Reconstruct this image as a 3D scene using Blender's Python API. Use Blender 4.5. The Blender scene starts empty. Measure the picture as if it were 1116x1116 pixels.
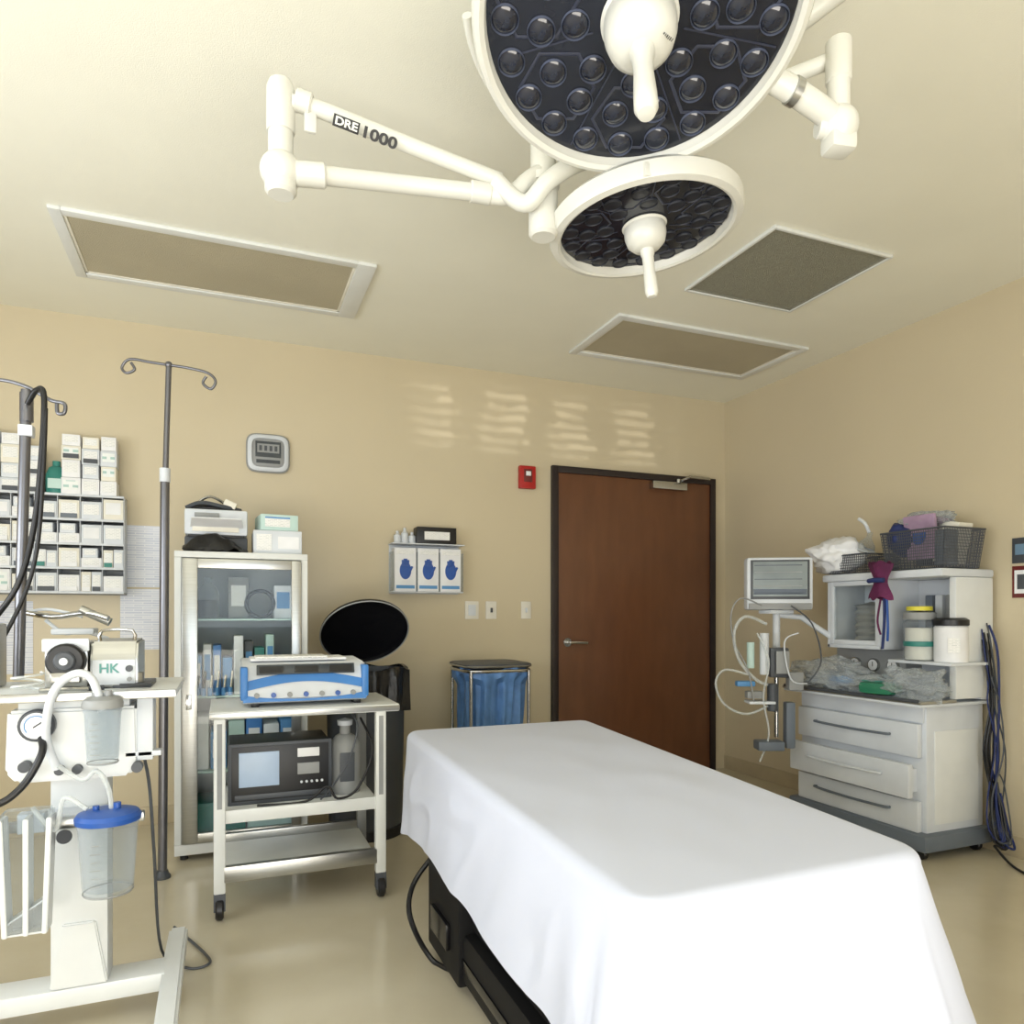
import bpy, bmesh, math, random
from mathutils import Vector, Matrix, noise
random.seed(7)
S=bpy.context.scene
S.view_settings.view_transform='Standard'
F_=778.0; CX=558.0; HY=670.0; CH=1.15; YAW=math.radians(22)
sn,cs=math.sin(YAW),math.cos(YAW)
C=Vector((0,0,CH))
def ray(px,py):
    t=(px-CX)/F_; return Vector((sn+cs*t, cs-sn*t,(HY-py)/F_))
def D(px,py,Z): return C+ray(px,py)*Z
def PY(px,py,y): r=ray(px,py); return C+r*(y/r.y)
def PX(px,py,x): r=ray(px,py); return C+r*(x/r.x)
def PZ(px,py,z): r=ray(px,py); return C+r*((z-CH)/r.z)
V=Vector
# ---------------------------------------------------------------- materials
def lin(c):
    o=[]
    for v in c[:3]:
        v=v/255.0
        o.append(v/12.92 if v<=0.04045 else ((v+0.055)/1.055)**2.4)
    return (o[0],o[1],o[2],1)
def mat(name,col,rough=.5,metal=0,var=.06,vscale=8,bump=0,bscale=60,emit=0,coat=0,stretch=None,col2=None,spec=.5):
    m=bpy.data.materials.new(name); m.use_nodes=True
    n=m.node_tree.nodes; l=m.node_tree.links; p=n['Principled BSDF']
    tc=n.new('ShaderNodeTexCoord'); mp=n.new('ShaderNodeMapping'); l.new(tc.outputs['Object'],mp.inputs[0])
    if stretch: mp.inputs['Scale'].default_value=stretch
    nz=n.new('ShaderNodeTexNoise'); nz.inputs['Scale'].default_value=vscale; nz.inputs['Detail'].default_value=3
    l.new(mp.outputs[0],nz.inputs['Vector'])
    cr=n.new('ShaderNodeValToRGB'); l.new(nz.outputs['Fac'],cr.inputs[0])
    c=lin(col); c2=lin(col2) if col2 else tuple(max(0,x*(1-var*2)) for x in c[:3])+(1,)
    cr.color_ramp.elements[0].position=.3; cr.color_ramp.elements[1].position=.7
    cr.color_ramp.elements[0].color=c2; cr.color_ramp.elements[1].color=c
    l.new(cr.outputs[0],p.inputs['Base Color'])
    p.inputs['Roughness'].default_value=rough; p.inputs['Metallic'].default_value=metal
    p.inputs['Specular IOR Level'].default_value=spec
    if coat: p.inputs['Coat Weight'].default_value=coat
    if emit:
        l.new(cr.outputs[0],p.inputs['Emission Color']); p.inputs['Emission Strength'].default_value=emit
    if bump:
        bn=n.new('ShaderNodeTexNoise'); bn.inputs['Scale'].default_value=bscale; bn.inputs['Detail'].default_value=4
        l.new(mp.outputs[0],bn.inputs['Vector'])
        bp=n.new('ShaderNodeBump'); bp.inputs['Strength'].default_value=bump; bp.inputs['Distance'].default_value=.01
        l.new(bn.outputs['Fac'],bp.inputs['Height']); l.new(bp.outputs[0],p.inputs['Normal'])
    return m
def clear(name,col=(235,240,245),fac=.25,rough=.08,gloss=False,bump=0,edge=2.5):
    m=bpy.data.materials.new(name); m.use_nodes=True
    n=m.node_tree.nodes; l=m.node_tree.links; p=n['Principled BSDF']; out=n['Material Output']
    p.inputs['Base Color'].default_value=lin(col); p.inputs['Roughness'].default_value=rough
    t=n.new('ShaderNodeBsdfTransparent'); t.inputs[0].default_value=tuple(.4+.6*x for x in lin(col)[:3])+(1,)
    fr=n.new('ShaderNodeLayerWeight'); fr.inputs[0].default_value=.35
    mr=n.new('ShaderNodeMapRange'); mr.inputs[3].default_value=fac; mr.inputs[4].default_value=min(1,fac*edge+.15)
    l.new(fr.outputs['Facing'],mr.inputs[0])
    if gloss:
        g=n.new('ShaderNodeBsdfGlossy'); g.inputs['Roughness'].default_value=rough; src=g
    else: src=p
    if bump:
        bn=n.new('ShaderNodeTexNoise'); bn.inputs['Scale'].default_value=22; bp=n.new('ShaderNodeBump'); bp.inputs['Strength'].default_value=bump; bp.inputs['Distance'].default_value=.02
        l.new(bn.outputs['Fac'],bp.inputs['Height']); l.new(bp.outputs[0],src.inputs['Normal']); l.new(bp.outputs[0],fr.inputs['Normal'])
    mx=n.new('ShaderNodeMixShader'); l.new(mr.outputs[0],mx.inputs[0]); l.new(t.outputs[0],mx.inputs[1]); l.new(src.outputs[0],mx.inputs[2])
    l.new(mx.outputs[0],out.inputs[0]); return m
def lined(name,bg,fg,sx,sz,thr=.35,axis='XZ',rough=.6):
    """paper with rows of printed blocks"""
    m=bpy.data.materials.new(name); m.use_nodes=True
    n=m.node_tree.nodes; l=m.node_tree.links; p=n['Principled BSDF']; p.inputs['Roughness'].default_value=rough
    tc=n.new('ShaderNodeTexCoord'); sp=n.new('ShaderNodeSeparateXYZ'); l.new(tc.outputs['Object'],sp.inputs[0])
    cb=n.new('ShaderNodeCombineXYZ'); l.new(sp.outputs['XYZ'.index(axis[0])],cb.inputs[0]); l.new(sp.outputs['XYZ'.index(axis[1])],cb.inputs[1])
    br=n.new('ShaderNodeTexBrick'); l.new(cb.outputs[0],br.inputs['Vector'])
    br.inputs['Scale'].default_value=1; br.inputs['Brick Width'].default_value=sx; br.inputs['Row Height'].default_value=sz
    br.inputs['Mortar Size'].default_value=sz*thr; br.inputs['Mortar Smooth'].default_value=.1
    br.inputs['Color1'].default_value=lin(fg); br.inputs['Color2'].default_value=tuple(.3*a+.7*b for a,b in zip(lin(fg),lin(bg)))
    br.inputs['Mortar'].default_value=lin(bg)
    l.new(br.outputs['Color'],p.inputs['Base Color']); return m

M={}
M['wall']=mat('wall_paint',(207,194,165),.3,var=.02,vscale=1.5,bump=.05,bscale=180)
M['ceil']=mat('ceiling_paint',(243,241,226),.6,var=.02,vscale=2,bump=.1,bscale=220)
M['floor']=mat('vinyl_floor',(204,195,172),.16,var=.03,vscale=5,bump=.004,bscale=12,col2=(198,188,164))
M['wood']=mat('door_wood',(110,70,45),.34,vscale=3,stretch=(4,4,1),col2=(99,62,39),coat=.1)
M['dframe']=mat('dark_frame',(40,30,30),.4)
M['white']=mat('white_enamel',(224,227,227),.35,var=.03)
M['lampw']=mat('lamp_white',(218,217,208),.32,var=.02)
M['steelw']=mat('cabinet_white',(224,226,223),.35,var=.03)
M['plast']=mat('white_plastic',(216,221,227),.45,var=.06,vscale=5)
M['grey']=mat('grey_plastic',(150,152,152),.5)
M['inner']=mat('cabinet_inner',(212,216,216),.5)
M['dgrey']=mat('dark_grey',(70,74,80),.45)
M['black']=mat('black_plastic',(20,20,23),.4)
M['blackm']=mat('black_matt',(13,13,15),.65,spec=.3)
M['blackg']=mat('black_gloss',(22,22,25),.22,bump=.15,bscale=10)
M['bag']=mat('black_bag',(18,18,20),.3,bump=.6,bscale=25)
M['chrome']=mat('chrome',(190,190,188),.2,1)
M['alu']=mat('brushed_aluminium',(184,184,180),.28,.9,stretch=(1,1,20))
M['pole']=mat('pole_steel',(120,120,125),.3,.7)
M['sheet']=mat('white_sheet',(206,211,228),.85,var=.012,vscale=2,bump=.15,bscale=5)
M['blue']=mat('blue_plastic',(40,85,165),.35)
M['bluem']=mat('mid_blue',(62,128,200),.4)
M['bluel']=mat('light_blue',(90,150,205),.45)
M['bagblue']=mat('blue_bag',(98,144,205),.45,bump=.5,bscale=18,var=.15,vscale=14)
M['navy']=mat('navy_cloth',(36,52,110),.6,var=.2)
M['teal']=mat('teal',(50,130,120),.45)
M['green']=mat('green_pack',(40,120,90),.5,bump=.4,bscale=40)
M['red']=mat('red_plastic',(180,34,32),.4)
M['redd']=mat('dark_red',(110,40,38),.4)
M['purple']=mat('purple_cloth',(105,30,80),.75,bump=.5,bscale=60,var=.2)
M['pink']=mat('pink_pack',(190,160,190),.5,bump=.4,bscale=30,var=.2)
M['yellow']=mat('yellow_label',(225,215,70),.5)
M['slate']=mat('slate_base',(104,113,124),.5)
M['signblue']=mat('sign_blue',(110,140,165),.5)
M['cream']=mat('cream_box',(236,232,218),.6)
M['paper']=mat('paper',(240,241,243),.7)
M['tealp']=mat('pale_teal',(196,222,216),.6)
M['lensdark']=mat('lamp_face',(31,34,44),.18,var=.12,vscale=6,coat=.15)
M['lensdome']=mat('lens_dome',(40,44,58),.05,coat=.5,var=.2,vscale=30)
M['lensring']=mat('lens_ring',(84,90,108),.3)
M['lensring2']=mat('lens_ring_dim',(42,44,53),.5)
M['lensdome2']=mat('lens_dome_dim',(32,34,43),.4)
M['faceline']=mat('face_seam',(54,58,74),.3)
M['panel']=mat('panel_diffuser',(190,181,156),.6,bump=.5,bscale=300,var=.05,vscale=3)
M['grille']=mat('return_grille',(160,159,143),.55,bump=.9,bscale=260,var=.12,vscale=120)
M['screen']=mat('screen_grey',(134,142,138),.25,emit=.05,var=.2,vscale=4)
M['screend']=mat('screen_dark',(60,66,72),.2)
M['screenb']=mat('screen_blue',(170,190,215),.3,emit=.1)
M['glass']=clear('cabinet_glass',(250,253,253),.015,.02,True)
M['clearp']=clear('clear_plastic',(228,233,236),.05,.1,edge=6)
M['film']=clear('plastic_film',(232,238,242),.22,.15,False,.8)
M['chart']=lined('chart_print',(232,234,240),(204,209,224),.09,.013,.2)
M['label']=lined('box_label',(240,240,238),(206,210,208),.02,.007,.3)
M['labelt']=lined('box_label_teal',(236,240,238),(160,195,190),.06,.03,.3)
M['mark']=mat('black_ink',(15,15,18),.5)
M['tealink']=mat('teal_ink',(96,156,150),.5)
M['floorbase']=mat('baseboard_vinyl',(196,182,152),.4)
M['tubeclr']=clear('tubing',(232,236,236),.35,.2)
M['beigep']=mat('switch_plate',(232,228,216),.4)
# ---------------------------------------------------------------- builder
def rotfrom(d):
    return V(d).normalized().to_track_quat('Z','Y').to_matrix().to_4x4()
class B:
    def __init__(s): s.bm=bmesh.new(); s.mats=[]
    def mi(s,m):
        m=M[m] if isinstance(m,str) else m
        if m not in s.mats: s.mats.append(m)
        return s.mats.index(m)
    def add(s,t,m,X=None):
        i=s.mi(m)
        if X is not None: t.transform(X)
        for f in t.faces: f.material_index=i
        me=bpy.data.meshes.new('t'); t.to_mesh(me); t.free(); s.bm.from_mesh(me); bpy.data.meshes.remove(me); return s
    def box(s,c,d,m,bev=0,R=None):
        t=bmesh.new(); bmesh.ops.create_cube(t,size=1)
        t.transform(Matrix.Diagonal((abs(d[0]),abs(d[1]),abs(d[2]),1)))
        if bev: bmesh.ops.bevel(t,geom=t.edges[:],offset=min(bev,min(abs(v) for v in d)*.45),segments=2,profile=.6,affect='EDGES')
        X=Matrix.Translation(V(c))
        if R is not None: X=X@R
        return s.add(t,m,X)
    def bx(s,x0,x1,y0,y1,z0,z1,m,bev=.003): return s.box(((x0+x1)/2,(y0+y1)/2,(z0+z1)/2),(x1-x0,y1-y0,z1-z0),m,bev)
    def lathe(s,prof,m,X=None,seg=32,sx=1,sy=1,sq=0):
        t=bmesh.new(); rings=[]
        def rad(a):
            if not sq: return 1
            return 1/((abs(math.cos(a))**sq+abs(math.sin(a))**sq)**(1/sq))
        for r,z in prof:
            if r<1e-6: rings.append([t.verts.new((0,0,z))])
            else: rings.append([t.verts.new((r*rad(2*math.pi*k/seg)*sx*math.cos(2*math.pi*k/seg),r*rad(2*math.pi*k/seg)*sy*math.sin(2*math.pi*k/seg),z)) for k in range(seg)])
        for a,b in zip(rings,rings[1:]):
            for k in range(seg):
                k2=(k+1)%seg
                if len(a)==1 and len(b)==1: continue
                if len(a)==1: t.faces.new((a[0],b[k],b[k2]))
                elif len(b)==1: t.faces.new((a[k],a[k2],b[0]))
                else: t.faces.new((a[k],a[k2],b[k2],b[k]))
        bmesh.ops.recalc_face_normals(t,faces=t.faces[:])
        return s.add(t,m,X)
    def cyl(s,p0,p1,r,m,r1=None,seg=24,bev=0):
        p0=V(p0);p1=V(p1); L=(p1-p0).length; r1=r if r1 is None else r1
        if bev: pr=[(0,0),(r-bev,0),(r,bev),(r1,L-bev),(r1-bev,L),(0,L)]
        else: pr=[(0,0),(r,0),(r1,L),(0,L)]
        return s.lathe(pr,m,Matrix.Translation(p0)@rotfrom(p1-p0),seg)
    def sph(s,c,r,m,sc=(1,1,1),seg=24,R=None):
        t=bmesh.new(); bmesh.ops.create_uvsphere(t,u_segments=seg,v_segments=seg//2,radius=r)
        X=Matrix.Translation(V(c))
        if R is not None: X=X@R
        return s.add(t,m,X@Matrix.Diagonal((sc[0],sc[1],sc[2],1)))
    def tube(s,pts,r,m,seg=12,sub=6,closed=False,cap=True):
        pts=[V(p) for p in pts]; n=len(pts)
        if sub>1 and n>2:
            o=[]
            rng=range(n if closed else n-1)
            for i in rng:
                if closed: a,b,c,d=pts[(i-1)%n],pts[i],pts[(i+1)%n],pts[(i+2)%n]
                else: a,b,c,d=pts[max(i-1,0)],pts[i],pts[i+1],pts[min(i+2,n-1)]
                for k in range(sub):
                    t=k/sub
                    o.append(.5*((2*b)+(c-a)*t+(2*a-5*b+4*c-d)*t*t+(3*b-a-3*c+d)*t**3))
            if not closed: o.append(pts[-1])
            pts=o; n=len(pts)
        t=bmesh.new(); rings=[]; up=None
        for i,p in enumerate(pts):
            a=pts[(i-1)%n] if (closed or i>0) else p; b=pts[(i+1)%n] if (closed or i<n-1) else p
            d=(b-a).normalized() if (b-a).length>1e-9 else V((0,0,1))
            if up is None: up=d.orthogonal().normalized()
            up=(up-d*up.dot(d)); up=up.normalized() if up.length>1e-6 else d.orthogonal().normalized()
            v=d.cross(up); rr=r(i/(n-1)) if callable(r) else r
            rings.append([t.verts.new(p+(up*math.cos(2*math.pi*k/seg)+v*math.sin(2*math.pi*k/seg))*rr) for k in range(seg)])
        for i in range(n if closed else n-1):
            a=rings[i]; b=rings[(i+1)%n]
            for k in range(seg): t.faces.new((a[k],a[(k+1)%seg],b[(k+1)%seg],b[k]))
        if cap and not closed: t.faces.new(rings[0][::-1]); t.faces.new(rings[-1])
        bmesh.ops.recalc_face_normals(t,faces=t.faces[:])
        return s.add(t,m)
    def prism(s,poly,ext,m,bev=0):
        t=bmesh.new(); vs=[t.verts.new(p) for p in poly]; f=t.faces.new(vs)
        r=bmesh.ops.extrude_face_region(t,geom=[f]); nv=[g for g in r['geom'] if isinstance(g,bmesh.types.BMVert)]
        bmesh.ops.translate(t,verts=nv,vec=V(ext)); bmesh.ops.recalc_face_normals(t,faces=t.faces[:])
        if bev: bmesh.ops.bevel(t,geom=t.edges[:],offset=bev,segments=2,affect='EDGES')
        return s.add(t,m)
    def grid(s,fn,nu,nv,m,closeu=False):
        t=bmesh.new(); g=[[t.verts.new(fn(i/(nu-1) if not closeu else i/nu,j/(nv-1))) for i in range(nu)] for j in range(nv)]
        for j in range(nv-1):
            for i in range(nu if closeu else nu-1):
                i2=(i+1)%nu; t.faces.new((g[j][i],g[j][i2],g[j+1][i2],g[j+1][i]))
        bmesh.ops.recalc_face_normals(t,faces=t.faces[:])
        return s.add(t,m)
    def xf(s,X): s.bm.transform(X); return s
WL={}
def link(o): S.collection.objects.link(o); return o
def thing(name,label,cat,loc,group=None):
    e=bpy.data.objects.new(name,None); e.empty_display_size=.05; e.location=loc; link(e)
    e['label']=label; e['category']=cat
    if group: e['group']=group
    WL[e.name]=V(loc); return e
def done(b,name,parent=None,label=None,cat=None,group=None,kind=None,smooth=38,base=True):
    me=bpy.data.meshes.new(name); b.bm.to_mesh(me); b.bm.free()
    for m in b.mats: me.materials.append(m)
    vs=[v.co for v in me.vertices]
    lo=V([min(v[i] for v in vs) for i in range(3)]); hi=V([max(v[i] for v in vs) for i in range(3)])
    o=(lo+hi)/2
    if parent is None and base: o.z=lo.z
    me.transform(Matrix.Translation(-o))
    me.polygons.foreach_set('use_smooth',[True]*len(me.polygons)); me.set_sharp_from_angle(angle=math.radians(smooth))
    ob=bpy.data.objects.new(name,me); link(ob)
    if parent is not None: ob.parent=parent; ob.location=o-WL[parent.name]
    else: ob.location=o
    WL[ob.name]=o
    if label: ob['label']=label
    if cat: ob['category']=cat
    if group: ob['group']=group
    if kind: ob['kind']=kind
    return ob
def text(st,size,X,m,parent,name='lettering',wide=1,label=None,bold=.02):
    cu=bpy.data.curves.new('t','FONT'); cu.body=st; cu.size=size; cu.align_x='CENTER'; cu.align_y='CENTER'; cu.extrude=.0006; cu.offset=size*bold
    ob=bpy.data.objects.new('t',cu); link(ob); dg=bpy.context.evaluated_depsgraph_get()
    me=bpy.data.meshes.new_from_object(ob.evaluated_get(dg)); bpy.data.objects.remove(ob)
    b=B(); t=bmesh.new(); t.from_mesh(me); b.add(t,m,X@Matrix.Diagonal((wide,1,1,1))); return done(b,name,parent,label)
def frame(loc,x,y):
    x=V(x).normalized(); y=V(y).normalized(); z=x.cross(y).normalized(); y=z.cross(x)
    X=Matrix((x,y,z)).transposed().to_4x4(); X.translation=V(loc); return X
def face_at(loc,a):  # a degrees: 0 faces -Y ; positive turns to face -X as well
    a=math.radians(a); return frame(loc,(math.cos(a),-math.sin(a),0),(0,0,1))
# ---------------------------------------------------------------- room
WX0,WX1,WY0,WY1,H=-2.4,3.49,-2.6,4.37,2.74
def struct(name,x0,x1,y0,y1,z0,z1,m,bev=0): 
    b=B(); b.bx(x0,x1,y0,y1,z0,z1,m,bev); return done(b,name,kind='structure')
struct('floor',WX0-.1,WX1+.1,WY0-.1,WY1+.1,-.1,0,'floor')
struct('ceiling',WX0-.1,WX1+.1,WY0-.1,WY1+.1,H,H+.1,'ceil')
struct('wall_back',WX0-.1,WX1+.1,WY1,WY1+.1,0,H,'wall')
struct('wall_right',WX1,WX1+.1,WY0,WY1,0,H,'wall')
struct('wall_left',WX0-.1,WX0,WY0,WY1,0,H,'wall')
struct('wall_front',WX0-.1,WX1+.1,WY0-.1,WY0,0,H,'wall')
struct('baseboard_back',WX0,2.046,WY1-.008,WY1,0,.1,'floorbase',.002)
struct('baseboard_right',WX1-.008,WX1,WY0,WY1,0,.1,'floorbase',.002)
struct('baseboard_left',WX0,WX0+.008,WY0,WY1,0,.1,'floorbase',.002)
def window(name,axis,c0,c1,z0,z1,pos,inward):
    b=B()
    def q(a0,a1,zz0,zz1,d0,d1,m):
        if axis=='X': b.bx(min(pos+d0*inward,pos+d1*inward),max(pos+d0*inward,pos+d1*inward),a0,a1,zz0,zz1,m,.002)
        else: b.bx(a0,a1,min(pos+d0*inward,pos+d1*inward),max(pos+d0*inward,pos+d1*inward),zz0,zz1,m,.002)
    for a0,a1,u0,u1 in ((c0-.05,c0,z0-.05,z1+.05),(c1,c1+.05,z0-.05,z1+.05),(c0,c1,z1,z1+.05),(c0,c1,z0-.05,z0),((c0+c1)/2-.02,(c0+c1)/2+.02,z0,z1)): q(a0,a1,u0,u1,0,.04,'white')
    q(c0,c1,z0,z1,0,.008,'screenb')
    return done(b,name,kind='structure')
window('window_1','X',-.7,2.5,.95,2.35,WX0,1)
window('window_2','Y',-1.2,1.6,.95,2.35,WY0,1)
# door
dx0,dx1=2.046,3.380; dt=2.155
b=B(); b.bx(dx0+.045,dx1-.045,WY1-.02,WY1,.008,dt-.045,'wood',.002)
door=done(b,'door_1',kind='structure'); 
b=B()
for a in ((dx0,dx0+.045,0,dt),(dx1-.045,dx1,0,dt),(dx0+.045,dx1-.045,dt-.045,dt)): b.bx(a[0],a[1],WY1-.035,WY1,a[2],a[3],'dframe',.003)
done(b,'trim_1',kind='structure')
b=B(); hp=V((2.16,WY1-.02,.963))
b.cyl(hp,hp+V((0,-.012,0)),.03,'chrome'); b.cyl(hp,hp+V((0,-.055,0)),.011,'chrome'); b.tube([hp+V((0,-.05,0)),hp+V((.05,-.055,.0)),hp+V((.13,-.05,-.005))],.011,'chrome')
done(b,'lever_handle',door,'brushed metal lever handle')
b=B(); p=PY(725,527,WY1-.03)
b.bx(p.x-.13,p.x+.16,WY1-.075,WY1-.02,dt-.11,dt-.055,'chrome',.006); b.tube([(p.x+.1,WY1-.05,dt-.05),(p.x+.12,WY1-.16,dt-.03),(p.x+.36,WY1-.06,dt-.01)],.011,'chrome',sub=1)
b.cyl((p.x+.1,WY1-.05,dt-.06),(p.x+.1,WY1-.05,dt-.03),.02,'chrome')
done(b,'door_closer',door,'silver overhead door closer arm')
# ---------------------------------------------------------------- ceiling panels
def cpanel(name,label,x0,x1,y0,y1,m,w=.05,side=0,fm='steelw',im='cream'):
    e=thing(name,label,'ceiling panel',((x0+x1)/2,(y0+y1)/2,H-.02))
    b=B(); z0=H-.016
    for a in ((x0,x0+w,y0,y1),(x1-w-side,x1,y0,y1),(x0+w,x1-w-side,y0,y0+w),(x0+w,x1-w-side,y1-w,y1)): b.bx(a[0],a[1],a[2],a[3],z0,H,fm,.004)
    i0=w; 
    for a in ((x0+i0,x0+i0+.012,y0+i0,y1-i0),(x1-i0-side-.012,x1-i0-side,y0+i0,y1-i0),(x0+i0,x1-i0-side,y0+i0,y0+i0+.012),(x0+i0,x1-i0-side,y1-i0-.012,y1-i0)): b.bx(a[0],a[1],a[2],a[3],H-.01,H,im,.002)
    done(b,'panel_frame',e)
    b=B(); b.bx(x0+w,x1-w-side,y0+w,y1-w,H-.006,H,m,0); done(b,'panel_cover',e)
cpanel('ceiling_vent','long recessed ceiling diffuser with white metal frame',-.635,.645,3.23,3.84,'panel',.045,.04)
cpanel('ceiling_vent','recessed ceiling diffuser with white frame near the door',1.93,3.225,3.27,3.865,'panel',.05)
cpanel('return_grille','square perforated grey ceiling return grille',2.08,2.74,2.29,2.91,'grille',.014,0,'steelw','grille')
# ---------------------------------------------------------------- surgical lamps (one ceiling mounted unit)
Fd=V((sn,cs,0)); Rd=V((cs,-sn,0))
hubp=D(592,200,1.95)
arm=thing('surgical_light','white ceiling mounted surgical light with two round lamp heads on arms','surgical light',(hubp.x,hubp.y,H))
def lamp(label,loc,n,R,inner,hk,rm,dm,rings,wall,lip,lr,dh):
    n=V(n).normalized()
    y=(Fd-n*Fd.dot(n)).normalized(); x=y.cross(n); X=frame(loc,x,y)
    b=B(); i=inner
    b.lathe([(0,-.2*R-wall*R),(.45*R,-.19*R-wall*R),(.8*R,-.12*R-wall*R),(.95*R,-.07*R-wall*R),(R,-.02*R-wall*R),(1.0*R,lip*.5*R),(.985*R,lip*.85*R),((i+.03)*R,lip*R),(i*R,lip*.85*R),((i-.012)*R,0),((i-.02)*R,-.01*R),(0,-.012*R)],'lampw',None,80); b.xf(X); e=done(b,'lamp_head',arm,label)
    j=i-.012
    b=B(); b.lathe([(0,.0),(j*R,0.0),(j*R,.012*R),(0,.014*R)],'lensdark',None,72)
    for k in range(7):
        a=2*math.pi*(k+.3)/7
        b.box((.58*R*math.cos(a),.58*R*math.sin(a),.016*R),(.6*R,.010*R,.004*R),'faceline',0,Matrix.Rotation(a,4,'Z'))
        b.lathe([(.135*R,0),(.143*R,.004*R),(.15*R,0)],'faceline',Matrix.Translation((.62*R*math.cos(a+.45),.62*R*math.sin(a+.45),.015*R)),6,sx=1.7,sy=1.7)
    b.xf(X); done(b,'lamp_face',e,'dark glass light face')
    src=None; LM=Matrix.Translation(-WL[e.name])@X
    for rr,cnt,ph in rings:
        rr*=j/.91
        for k in range(cnt):
            a=2*math.pi*(k+ph)/cnt
            if src is None:
                b=B(); q=R*lr
                b.lathe([(q,0),(q,.014*R),(q*.97,.019*R),(q*.94,.014*R),(q*.93,.006*R)],rm,None,28)
                b.lathe([(q*.93,.006*R),(q*.75,.006*R+dh*.5*R),(q*.4,.006*R+dh*.85*R),(0,.006*R+dh*R)],dm,None,28)
                me=bpy.data.meshes.new('lens'); b.bm.to_mesh(me)
                for m in b.mats: me.materials.append(m)
                me.polygons.foreach_set('use_smooth',[True]*len(me.polygons)); me.set_sharp_from_angle(angle=.8); src=me
            o=bpy.data.objects.new('lens',src); link(o); o.parent=e
            o.matrix_local=LM@Matrix.Translation((rr*R*math.cos(a),rr*R*math.sin(a),.012*R))
    k=hk
    b=B(); b.lathe([(0,0),(.088*k,0),(.1*k,.02*k),(.1*k,.06*k),(.09*k,.095*k),(.065*k,.12*k),(.04*k,.128*k),(0,.128*k)],'lampw',None,40); 
    b.lathe([(.1*k,.006*k),(.108*k,.012*k),(.1*k,.02*k)],'lampw',None,40); b.xf(X); hub=done(b,'lamp_hub',e,'white domed hub')
    b=B(); b.lathe([(0,.11*k),(.034*k,.11*k),(.033*k,.15*k),(.028*k,.16*k),(.027*k,.21*k),(.031*k,.28*k),(.032*k,.335*k),(.023*k,.355*k),(0,.36*k)],'lampw',None,28); b.xf(X); done(b,'lamp_handle',e,'white removable handle')
    return e,X
L1c=D(697,19,1.48)
L1,X1=lamp('large round lamp head with white rim and dark lens face',L1c,-Fd*.292+V((0,0,-.956)),.348,.925,.75,'lensring','lensdome',((.38,8,.1),(.585,14,.25),(.80,20,.0)),0,.085,.086,.028)
L2c=D(702,244,2.0)
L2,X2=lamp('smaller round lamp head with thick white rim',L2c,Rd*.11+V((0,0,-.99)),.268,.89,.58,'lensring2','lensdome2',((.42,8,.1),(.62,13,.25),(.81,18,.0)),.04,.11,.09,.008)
b=B()
for k in range(6): b.box((-.035+.004*k-.02,.0,.0),(.0016+.0008*(k%2),.02,.001),'mark')
b.xf(X1@Matrix.Translation((-.008,-.04,.078))@Matrix.Rotation(-.75,4,'X')@Matrix.Rotation(.5,4,'Y')); done(b,'label_marks',L1,'small black printed marks')
b=B(); b.lathe([(0,0),(.15,0),(.15,-.03),(.06,-.06),(.05,-.06),(0,-.06)],'lampw',Matrix.Translation((hubp.x,hubp.y,H))); done(b,'ceiling_flange',arm)
b=B(); b.cyl((hubp.x,hubp.y,H),(hubp.x,hubp.y,2.33),.035,'lampw'); b.cyl((hubp.x,hubp.y,2.33),(hubp.x,hubp.y,2.18),.04,'lampw',bev=.008); b.cyl((hubp.x,hubp.y,2.34),(hubp.x,hubp.y,2.32),.046,'lampw'); done(b,'central_shaft',arm)
K=D(306,187,1.75)
b=B(); b.cyl(K+V((0,0,.2)),K+V((0,0,.03)),.030,'lampw',bev=.006); b.lathe([(0,.222),(.028,.218),(.034,.2),(.034,.1),(.031,.095)],'lampw',Matrix.Translation(K))
done(b,'elbow_post',arm)
b=B(); b.sph(K,.05,'lampw',(1,1,.95)); b.cyl(K+V((0,0,-.02)),K+V((0,0,-.058)),.038,'lampw',bev=.008); done(b,'elbow_joint',arm)
b=B(); b.cyl(D(322,189,1.75),D(355,192,1.77),.029,'lampw',bev=.004); b.tube([D(340,190,1.76),D(440,201,1.85),D(530,211,1.91)],.0225,'lampw',16); b.cyl(D(512,208,1.9),D(535,212,1.915),.027,'lampw',bev=.004)
b.tube([D(532,212,1.915),D(558,212,1.92),D(578,196,1.93),D(598,184,1.95)],.025,'lampw',16); done(b,'horizontal_arm',arm)
b=B(); b.tube([D(318,112,1.75),D(350,120,1.77),D(450,160,1.84),D(545,197,1.91)],.020,'lampw',16); b.cyl(D(322,108,1.75),D(340,115,1.76),.026,'lampw',bev=.004)
b.box(D(338,134,1.76),(.03,.012,.05),'lampw',.005)
done(b,'spring_arm',arm)
b=B(); b.tube([D(540,197,1.9),D(572,222,1.9),D(600,195,1.88),D(640,174,1.9),D(700,166,1.98)],.023,'lampw',16)
b.cyl(L2c+V((0,0,.04)),L2c+V((0,0,.21)),.026,'lampw'); b.sph(D(700,166,1.99),.032,'lampw'); b.tube([D(700,166,1.99),L2c+V((0,0,.2))],.024,'lampw',sub=1); b.box(D(706,188,1.75),(.035,.03,.035),'lampw',.006); done(b,'lamp_yoke',arm)
b=B(); arc=[X1@V((.362*math.cos(math.radians(a)),.362*math.sin(math.radians(a)),-.055)) for a in range(5,81,8)]
arc.append(D(610,172,1.93)); b.tube(arc,.011,'lampw',12,3)
b.cyl(X1@V((0,0,-.05)),X1@V((0,0,-.16)),.04,'lampw'); done(b,'lamp_yoke',arm)
J=D(914,138,1.66)
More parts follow.
